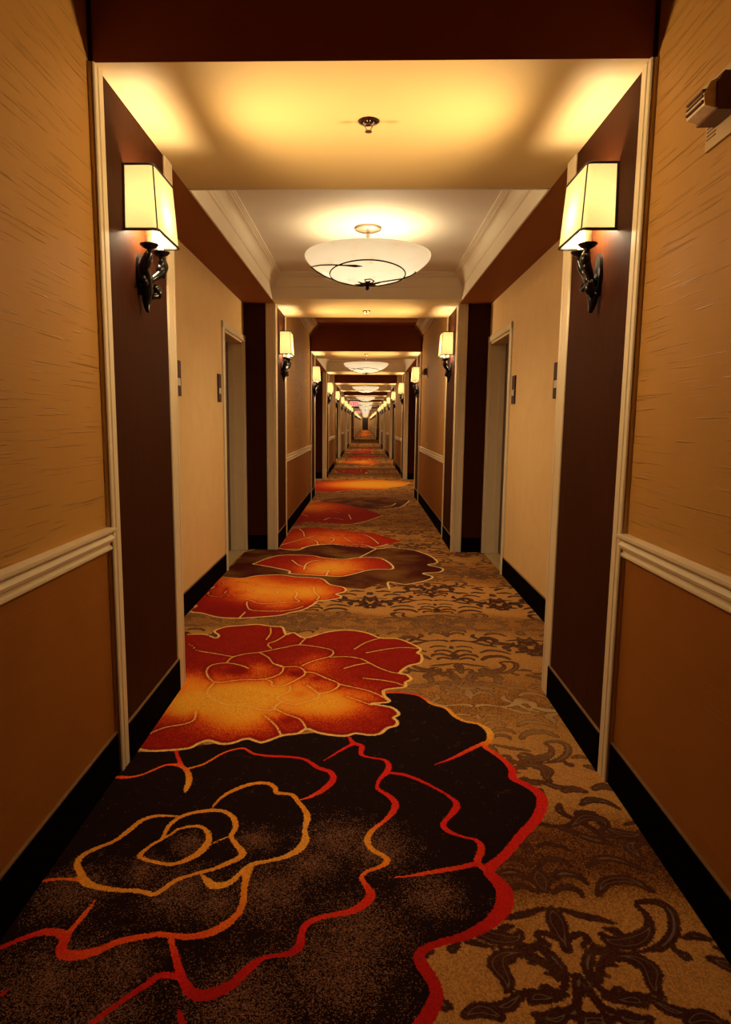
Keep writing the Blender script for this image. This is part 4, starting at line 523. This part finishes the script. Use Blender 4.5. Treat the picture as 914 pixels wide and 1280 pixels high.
# ------------------------------------------------------------------ doors of the alcoves
def make_door(s):
    """root at the floor, centre of the opening on the alcove wall face; x towards the wall is s"""
    r = empty('door_0', (0, 0, 0)); hw = DOORW / 2
    f = MB()
    prof = [(.0, -.002), (-.014, 0), (-.018, .006), (-.018, .050), (-.012, .060), (0, .060)]
    for sg in (-1, 1): f.prism([(s * u, sg * (hw + v)) for u, v in [(.0, 0), (-.012, 0), (-.018, .008), (-.018, .046), (-.012, .058), (0, .058)]], 'z', 0, DOORH + .058)
    f.prism([(s * u, DOORH + v) for u, v in [(.0, 0), (-.012, 0), (-.018, .008), (-.018, .046), (-.012, .058), (0, .058)]], 'y', -hw - .058, hw + .058)
    for sg in (-1, 1):
        f.box(s * 0, s * .135, sg * hw, sg * (hw - .018), 0, DOORH) if sg > 0 else f.box(s * 0, s * .135, -hw, -hw + .018, 0, DOORH)
        y0, y1 = sorted((sg * (hw - .018), sg * (hw - .032)))
        f.box(s * .085, s * .135, y0, y1, 0, DOORH - .018)
    f.box(s * 0, s * .135, -hw, hw, DOORH - .018, DOORH)
    f.build('door_frame', M['cream'], r)
    l = MB(); l.box(s * .136, s * .168, -hw + .02, hw - .02, .012, DOORH - .02)
    for (z0, z1) in ((.2, .95), (1.1, 1.85)):
        l.sweep([(0, 0)], 0, 0, 0, 0) if False else None
        l.box(s * .132, s * .137, -.26, .26, z0, z0 + .02); l.box(s * .132, s * .137, -.26, .26, z1 - .02, z1)
        l.box(s * .132, s * .137, -.26, -.24, z0, z1); l.box(s * .132, s * .137, .24, .26, z0, z1)
    lf = l.build('door_leaf', M['door'], r)
    h = MB(); h.box(s * .128, s * .137, -.335, -.285, .93, 1.13); h.tube([(s * .13, -.31, 1.0), (s * .09, -.31, 1.0), (s * .085, -.29, 1.0), (s * .085, -.20, 1.0)], .008)
    h.build('door_handle', M['nickel'], lf, smooth=True)
    t = MB(); t.box(s * -.0, s * .17, -hw, hw, 0, .008); t.build('threshold', M['marble'], r)
    tag(r, kind='structure')
    return r
dn = 0
for s in (-1, 1):
    proto = None
    for (_, j) in ALCS[:7]:
        for i, (p, q) in enumerate(door_spans(j)):
            dn += 1
            if proto is None: proto = make_door(s); o = proto
            else: o = copy_tree(proto)
            o.location = (s * ALC, (p + q) / 2, 0); o.name = 'door_%d' % dn
            tag(o, 'dark guest room door in cream casing, %s end of the %s alcove on the %s' % ('near' if i == 0 else 'far', ORD[j + 1], side_name[s]))
# far end door
r = empty('door_99', (-.0, END - .001, 0)); l = MB(); l.box(-.50, .50, -.04, -.005, .01, 2.1); l.box(-.004, .004, -.046, -.04, .01, 2.1)
l.build('door_leaf', simple('black_end_door', (.012, .008, .008), .4), r)
f = MB()
for sg in (-1, 1): f.box(*sorted((sg * .5, sg * .58)), -.05, -.005, 0, 2.18)
f.box(-.5, .5, -.05, -.005, 2.1, 2.18); f.build('door_frame', M['cream'], r); tag(r, 'black door closing the far end of the corridor', kind='structure')

# room number plates
def number_plate():
    r = empty('room_number_plate')
    a = MB(); a.prism([(-.05, -.005), (-.045, .0), (.045, 0), (.05, -.005), (.05, -.008), (-.05, -.008)], 'z', -.105, .105) if False else a.box(-.0, .010, -.052, .052, -.108, .108)
    a.build('backing_plate', M['plate'], r)
    b = MB(); b.box(.010, .0125, -.030, .030, -.045, .0); b.build('number_window', M['plate_l'], r, label='small pale window low on the plate')
    c2 = MB(); c2.box(.010, .0115, -.045, .045, .02, .095); c2.build('number_panel', simple('dark_red_plate_face', (.05, .010, .006), .6, spec=.2), r)
    return r
np0 = None
for (_, j) in ALCS[:4]:
    for s in (-1, 1):
        sp = door_spans(j)
        for i, yy in enumerate((sp[0][1] + .155, sp[1][0] - .19)):
            if np0 is None: np0 = number_plate(); o = np0
            else: o = copy_tree(np0)
            o.location = (s * ALC, yy, 1.515); o.rotation_euler = (0, 0, 0 if s < 0 else PI)
            tag(o, 'dark number plate on the %s wall of the %s alcove, by the %s door' % (side_name[s], ORD[j + 1], 'near' if i == 0 else 'far'), 'door sign', 'room number plates beside the doors')

# ------------------------------------------------------------------ wall sconces
def make_sconce():
    r = empty('wall_sconce')                                  # local +x points away from the wall, z = 0 at the shade's lower edge
    def outline(out, hw, rad=.02):
        pts = [(0, -hw)]
        for i in range(6): th = -PI / 2 + i / 5 * PI / 2; pts.append((out - rad + rad * math.cos(th), -hw + rad + rad * math.sin(th)))
        for i in range(6): th = i / 5 * PI / 2; pts.append((out - rad + rad * math.cos(th), hw - rad + rad * math.sin(th)))
        pts.append((0, hw)); return pts
    bot, top = outline(.122, .138), outline(.108, .126); hB, hT = 0.0, .222
    m = MB(); n = len(bot); vs = []
    def at(t, off=0): return [(b[0] * (1 - t) + a[0] * t, (b[1] * (1 - t) + a[1] * t) * (1 - off), hB + (hT - hB) * t) for b, a in zip(bot, top)]
    for t in (0, .25, .5, .75, 1): vs += at(t)
    fs = [(i * n + j, i * n + j + 1, (i + 1) * n + j + 1, (i + 1) * n + j) for i in range(4) for j in range(n - 1)]
    m.add(vs, fs); sh = m.build('lamp_shade', M['shade'], r, smooth=True)
    t = MB()
    t.tube(at(0), .0052, 6); t.tube(at(1), .0046, 6)
    for idx, rr in ((0, .0075), (n - 1, .0075), (4, .0026), (n - 5, .0026)): t.tube([at(0)[idx], at(1)[idx]], rr, 6)
    t.build('shade_binding', M['bind'], sh, label='thin dark binding along the edges of the shade')
    cups = [(.062, -.052, -.036), (.070, .060, -.036)]
    for (x, y, z) in cups:
        cn = MB(); cn.lathe([(.0001, -.012), (.011, -.012), (.011, .062), (.0001, .062)], x, y, z + .012, 14); cd = cn.build('candle_sleeve', M['candle'], r, smooth=True)
        bb = MB(); bb.lathe([(.0001, 0), (.008, .004), (.013, .020), (.012, .038), (.006, .055), (.0005, .066)], x, y, z + .074, 14); bb.build('bulb', M['bulb'], cd, smooth=True)
        cu = MB(); cu.lathe([(.0001, -.026), (.007, -.024), (.010, -.014), (.026, -.006), (.034, .002), (.034, .005), (.024, .002), (.0001, .0)], x, y, z + .002, 18)
        cu.lathe([(.017, .001), (.019, .004), (.019, .008), (.0001, .008)], x, y, z, 14); cu.build('drip_cup', M['iron'], r, smooth=True)
    br = MB()
    br.prism([(-.022, -.07), (-.030, -.11), (-.024, -.16), (-.010, -.20), (.010, -.20), (.024, -.16), (.030, -.11), (.022, -.07), (0, -.05)], 'x', 0, .012)
    def curve(pts, rs, n=5):
        out, ro = [], []
        P_ = [Vector(p) for p in pts]
        for i in range(len(P_) - 1):
            a = P_[max(i - 1, 0)]; b = P_[i]; c_ = P_[i + 1]; d = P_[min(i + 2, len(P_) - 1)]
            for k in range(n):
                u = k / n; out.append(.5 * ((2 * b) + (c_ - a) * u + (2 * a - 5 * b + 4 * c_ - d) * u * u + (-a + 3 * b - 3 * c_ + d) * u ** 3)); ro.append(rs[i] * (1 - u) + rs[i + 1] * u)
        out.append(P_[-1]); ro.append(rs[-1]); return out, ro
    for pts, rs in (
        ([(.062, -.052, -.058), (.050, -.050, -.085), (.036, -.040, -.115), (.036, -.012, -.150), (.030, .004, -.185), (.026, .012, -.225), (.030, .004, -.262)], [.011, .016, .017, .015, .017, .013, .005]),
        ([(.070, .060, -.058), (.078, .066, -.080), (.070, .058, -.105), (.050, .036, -.130), (.034, .008, -.150)], [.010, .015, .014, .011, .010]),
        ([(.030, .004, -.185), (.040, .030, -.200), (.052, .052, -.192), (.056, .060, -.172), (.050, .050, -.160), (.046, .040, -.168)], [.010, .009, .011, .010, .009, .006]),
        ([(.034, -.020, -.150), (.042, -.045, -.168), (.044, -.062, -.160), (.040, -.058, -.142)], [.009, .008, .008, .004]),
        ([(.005, -.004, -.135), (.022, -.004, -.150), (.034, -.002, -.158)], [.016, .012, .010])):
        p, rr = curve(pts, [q_ * 1.25 for q_ in rs]); br.tube(p, rr, 9)
    for c_, rr in (((.080, .072, -.082), .016), ((.066, .050, -.096), .015), ((.074, .068, -.108), .014), ((.056, .056, -.182), .019), ((.050, -.046, -.080), .016), ((.036, -.046, -.104), .017), ((.040, .000, -.140), .018), ((.036, .010, -.168), .018), ((.020, .016, -.205), .014)):
        br.blob(c_, rr * 1.15, 9, (.8, .8, 1.15))
    br.build('iron_bracket', M['iron'], r, smooth=True)
    return r
LV = .012
SW, PWT, SPW, PSW = 20.0, 6.5, 90.0, 60.0
def lamp(name, loc, energy, col, rad=.03):
    d = bpy.data.lights.new(name, 'POINT'); d.energy = energy; d.color = col; d.shadow_soft_size = rad
    o = bpy.data.objects.new(name, d); o.location = loc; return o
def spot(name, loc, energy, col, rad, rot, ang=168):
    d = bpy.data.lights.new(name, 'SPOT'); d.energy = energy; d.color = col; d.shadow_soft_size = rad; d.spot_size = math.radians(ang); d.spot_blend = 1.0
    o = bpy.data.objects.new(name, d); o.location = loc; o.rotation_euler = rot; return o
sc0 = None
for k in PORTS:
    if k == -1: continue
    for s in (-1, 1):
        if sc0 is None: sc0 = make_sconce(); o = sc0
        else: o = copy_tree(sc0)
        yc = portal(k) + (.355 if k % 2 == 0 else .44)
        o.location = (s * PAN, yc, 1.925); o.rotation_euler = (0, 0, 0 if s < 0 else PI)
        tag(o, 'lit sconce with cream shade on the %s pilaster of the %s archway' % (side_name[s], ORD[k + 1]), 'wall lamp', 'wall sconces on the archway pilasters')
for k in PORTS:
    if k == -1: continue
    for s in (-1, 1):
        yc = portal(k) + (.355 if k % 2 == 0 else .44)
        d = lamp('sconce_light_and_fill', (s * (PAN - .062), yc, 1.925 + .08), SW, (1, .78, .52), .05); C.objects.link(d)
        d = spot('sconce_light_and_fill', (s * (PAN - .135), yc, 1.925 + .10), SPW, (1, .70, .36), .07, (0, s * PI / 2 * .88, 0)); C.objects.link(d)  # added fill just outside the shade, brightens opposite walls and floor

# ------------------------------------------------------------------ pendant bowls
BP = [(.428, .004), (.434, .006), (.436, 0), (.432, -.016), (.415, -.038), (.375, -.072), (.32, -.105), (.245, -.138), (.16, -.163), (.08, -.177), (.012, -.182)]
def bowl_r2z(r):
    pr = BP[2:]
    for (r0, z0), (r1, z1) in zip(pr[:-1], pr[1:]):
        if r1 <= r <= r0: return z0 + (z1 - z0) * (r0 - r) / (r0 - r1)
    return -.182
def make_pendant():
    r = empty('ceiling_pendant')                                # origin on the ceiling
    ZR = -.190
    cnp = MB(); cnp.lathe([(.0001, 0), (.092, 0), (.095, -.006), (.090, -.016), (.070, -.024), (.03, -.030), (.0001, -.031)], n=32); cnp.build('canopy', M['nickel'], r, smooth=True)
    st = MB(); st.tube([(0, 0, -.025), (0, 0, -.355)], .009, 12); st.lathe([(.0001, -.045), (.014, -.045), (.014, -.06), (.0001, -.06)], n=14); st.build('stem', M['nickel'], r, smooth=True)
    bw = MB(); prof = BP + [(.012, -.176), (.08, -.171), (.16, -.157), (.24, -.132), (.315, -.099), (.37, -.066), (.41, -.032), (.424, -.012), (.428, .004)]
    bw.lathe(prof, cz=0, n=64); b = bw.build('glass_bowl', M['bowl'], r, smooth=True); b.location = (0, 0, ZR)
    ir = MB()
    def on(rr, deg, off=.006):
        th = math.radians(deg); z = bowl_r2z(rr) ; return (math.sin(th) * (rr + off * .5), -math.cos(th) * (rr + off * .5), z - off + ZR)
    loop = []
    for a in range(0, 360, 8):
        lx, ly = .255 * math.sin(math.radians(a)), -.070 - .265 * math.cos(math.radians(a))
        loop.append(on(math.hypot(lx, ly), math.degrees(math.atan2(lx, -ly))))
    ir.tube(loop, .0046, 6, closed=True)
    ir.tube([on(.40, -98), on(.375, -82), on(.35, -64), on(.325, -46), on(.30, -30), on(.285, -16), on(.278, -6)], [.0046] * 5 + [.009, .001], 6)
    ir.tube([on(.26, -110), on(.32, -112), on(.38, -106), on(.40, -98)], .0046, 6)
    ir.tube([on(.03, 60), on(.10, 64), on(.17, 78), on(.235, 92), on(.30, 98), on(.33, 92), on(.325, 86)], .0046, 6)
    ir.tube([on(.03, 40), on(.09, 30), on(.12, 10), on(.11, -10), on(.075, -10), on(.07, 6), on(.085, 8)], .0042, 6)
    for a in range(0, 360, 60): ir.tube([on(.02, a), on(.05, a + 8), on(.09, a + 14)], [.006, .007, .002], 6)
    i_ = ir.build('iron_scrollwork', M['iron'], r, smooth=True)
    fi = MB(); fi.lathe([(.0001, -.176), (.040, -.180), (.034, -.190), (.016, -.196), (.012, -.204), (.016, -.212), (.010, -.222), (.0001, -.228)], cz=ZR, n=20); fi.build('finial', M['iron'], r, smooth=True)
    return r
pd0 = None
for (_, j) in ALCS:
    if pd0 is None: pd0 = make_pendant(); o = pd0
    else: o = copy_tree(pd0)
    a, b = alc_range(j); yc = (a + .305 + b - .22) / 2; o.location = (0.004, yc, CEIL)
    tag(o, 'lit alabaster glass bowl ceiling light with black iron scrolls, %s from the camera' % (('nearest' if j == 0 else ORD[ALCS.index((_, j)) + 1])), 'ceiling light', 'bowl ceiling lights down the corridor')
for (_, j) in ALCS:
    a, b = alc_range(j); yc = (a + .305 + b - .22) / 2
    C.objects.link(lamp('pendant_light_and_fill', (.06, yc, CEIL - .255), PWT, (1, .84, .60), .14))
    C.objects.link(spot('pendant_light_and_fill', (0, yc, CEIL - .44), PSW, (1, .80, .50), .12, (0, 0, 0), 168))  # added fill under the bowl, extra light for alcove walls and carpet
# lobby ceiling lights
for q in range(3):
    o = copy_tree(pd0); o.location = (0, LOB0 + 2 + q * 3.6, 2.5)
    tag(o, 'lit glass bowl ceiling light in the open lobby, %s of three' % ['nearest', 'middle', 'farthest'][q], 'ceiling light', 'bowl ceiling lights down the corridor')
    C.objects.link(lamp('lobby_light', (0, LOB0 + 2 + q * 3.6, 2.2), 14, (1, .86, .62), .1))

# ------------------------------------------------------------------ sprinklers
def make_sprinkler():
    r = empty('fire_sprinkler')
    e_ = MB(); e_.lathe([(.0001, -.001), (.020, -.001), (.022, -.006), (.036, -.004), (.040, 0), (.0001, 0)], n=24); e_.build('escutcheon', M['chrome'], r, smooth=True)
    a = MB(); a.tube([(0, 0, 0), (0, 0, -.014)], .008, 10)
    for sx in (-1, 1): a.tube([(sx * .006, 0, -.01), (sx * .013, 0, -.02), (sx * .005, 0, -.034)], .0022, 6)
    a.build('frame_arms', M['chrome'], r, smooth=True)
    d = MB(); d.lathe([(.0001, -.034), (.012, -.034), (.013, -.037), (.0001, -.038)], n=16); d.build('deflector', simple('red_brown_deflector', (.12, .03, .02), .4, .5), r)
    return r
sp0 = None
for k in PORTS[1:9]:
    if sp0 is None: sp0 = make_sprinkler(); o = sp0
    else: o = copy_tree(sp0)
    o.location = (.0, portal(k) + .41, H)
    tag(o, 'small round fire sprinkler in the soffit of the %s archway' % ORD[k + 1], 'sprinkler', 'sprinklers in the archway soffits')

# ------------------------------------------------------------------ fire strobes
def make_strobe():
    r = empty('fire_strobe')                                   # local +x away from the wall
    p = MB(); p.prism([(-.095, -.085), (.095, -.085), (.095, .085), (-.095, .085)], 'x', 0, .008); pl = p.build('back_plate', M['strobe_p'], r)
    g = MB()
    for i in range(5): g.box(.008, .0095, -.088 + 0, -.045, -.060 + i * .009, -.056 + i * .009); g.box(.008, .0095, -.088, -.05, .050 + i * .009 - .02, .053 + i * .009 - .02)
    for i in range(5): g.box(.008, .0095, .045, .088, -.060 + i * .009, -.056 + i * .009)
    g.build('sounder_slots', simple('slot_brown', (.13, .05, .02), .5), pl)
    b = MB(); b.prism([(.0, -.040), (.058, -.040), (.064, -.030), (.060, .030), (.035, .042), (0, .044)], 'y', -.055, .055) if False else b.prism([(.008, -.042), (.055, -.042), (.058, .020), (.044, .044), (.008, .044)], 'y', -.05, .05)
    bo = b.build('strobe_body', M['strobe_b'], r)
    l = MB(); l.prism([(.050, -.038), (.082, -.030), (.086, -.006), (.072, .022), (.056, .030)], 'y', -.044, .044); l.build('strobe_lens', M['lens'], bo, label='clear faceted lens at the front of the strobe')
    w_ = MB()
    for i in range(3): w_.prism([(.078, -.026 + i * .012), (.0885, -.022 + i * .012), (.0885, -.018 + i * .012), (.078, -.016 + i * .012)], 'y', -.040, .040)
    w_.build('lens_ribs', M['strobe_b'], bo)
    return r
st = make_strobe(); st.location = (WP, 1.735, 2.035); st.rotation_euler = (0, 0, PI)
tag(st, 'beige and maroon fire alarm strobe high on the near right papered wall', 'fire alarm', 'fire alarm strobes')
st = copy_tree(st); st.location = (WP, 9.55, 1.98)
tag(st, 'small fire alarm strobe on the right papered wall beyond the second archway', 'fire alarm', 'fire alarm strobes')

# ------------------------------------------------------------------ exit signs
def make_exit():
    r = empty('exit_sign')
    b = MB(); b.box(-.21, .21, -.03, .03, -.24, 0); b.build('sign_box', M['sign_w'], r)
    h = MB(); h.box(-.04, .04, -.02, .02, 0, .02); h.build('mounting_bracket', M['nickel'], r)
    l = MB(); y0, y1 = -.036, -.029
    def bar(x0, z0, x1, z1): l.box(min(x0, x1), max(x0, x1), y0, y1, min(z0, z1), max(z0, z1))
    zt, zb = -.04, -.20; zm = (zt + zb) / 2; t_ = .026
    def diag(xa, za, xb, zb_): l.prism([(xa - t_ * .6, za), (xa + t_ * .6, za), (xb + t_ * .6, zb_), (xb - t_ * .6, zb_)], 'y', y0, y1)
    x = -.18; bar(x, zb, x + t_, zt); bar(x, zt - t_, x + .075, zt); bar(x, zb, x + .075, zb + t_); bar(x, zm - t_ / 2, x + .065, zm + t_ / 2)
    diag(-.075, zt, -.015, zb); diag(-.015, zt, -.075, zb)
    bar(.030, zb, .030 + t_, zt); bar(.085, zt - t_, .175, zt); bar(.117, zb, .117 + t_, zt)
    l.build('sign_letters', M['sign_r'], r, label='red letters reading EXIT'); return r
ex = make_exit(); ex.location = (-.53, portal(7) + .4, H - .08); 
rod = MB(); rod.tube([(0, 0, .018), (0, 0, .08)], .01, 8); rod.build('hanger', M['nickel'], ex)
tag(ex, 'illuminated red and white exit sign hanging left of centre in the eighth archway', 'exit sign')
e2 = copy_tree(ex); e2.location = (-.62, portal(13) + .4, H - .08)
tag(e2, 'smaller looking farther exit sign deep down the corridor', 'exit sign')

# ------------------------------------------------------------------ camera, world, view
cam = bpy.data.cameras.new('camera'); co = bpy.data.objects.new('camera', cam); C.objects.link(co)
cam.sensor_fit = 'VERTICAL'; cam.sensor_height = 36; cam.sensor_width = 36; cam.lens = 36 * 815.73 / 1280
cam.shift_x = (457 - 432.825) / 1280; cam.clip_end = 300; cam.clip_start = .02
co.matrix_world = Matrix.Translation((0, 0, 1.25)) @ Matrix.Rotation(.0279, 4, 'Z') @ Matrix.Rotation(PI / 2 - .1360, 4, 'X') @ Matrix.Rotation(.0078, 4, 'Z')
SC.camera = co
wd = bpy.data.worlds.new('world'); SC.world = wd; wd.use_nodes = True; wd.node_tree.nodes['Background'].inputs[0].default_value = (.9, .5, .2, 1); wd.node_tree.nodes['Background'].inputs[1].default_value = 0.0
SC.view_settings.view_transform = 'Standard'; SC.view_settings.look = 'None'; SC.view_settings.gamma = 1; SC.view_settings.exposure = 0.0
SC.view_settings.use_curve_mapping = False
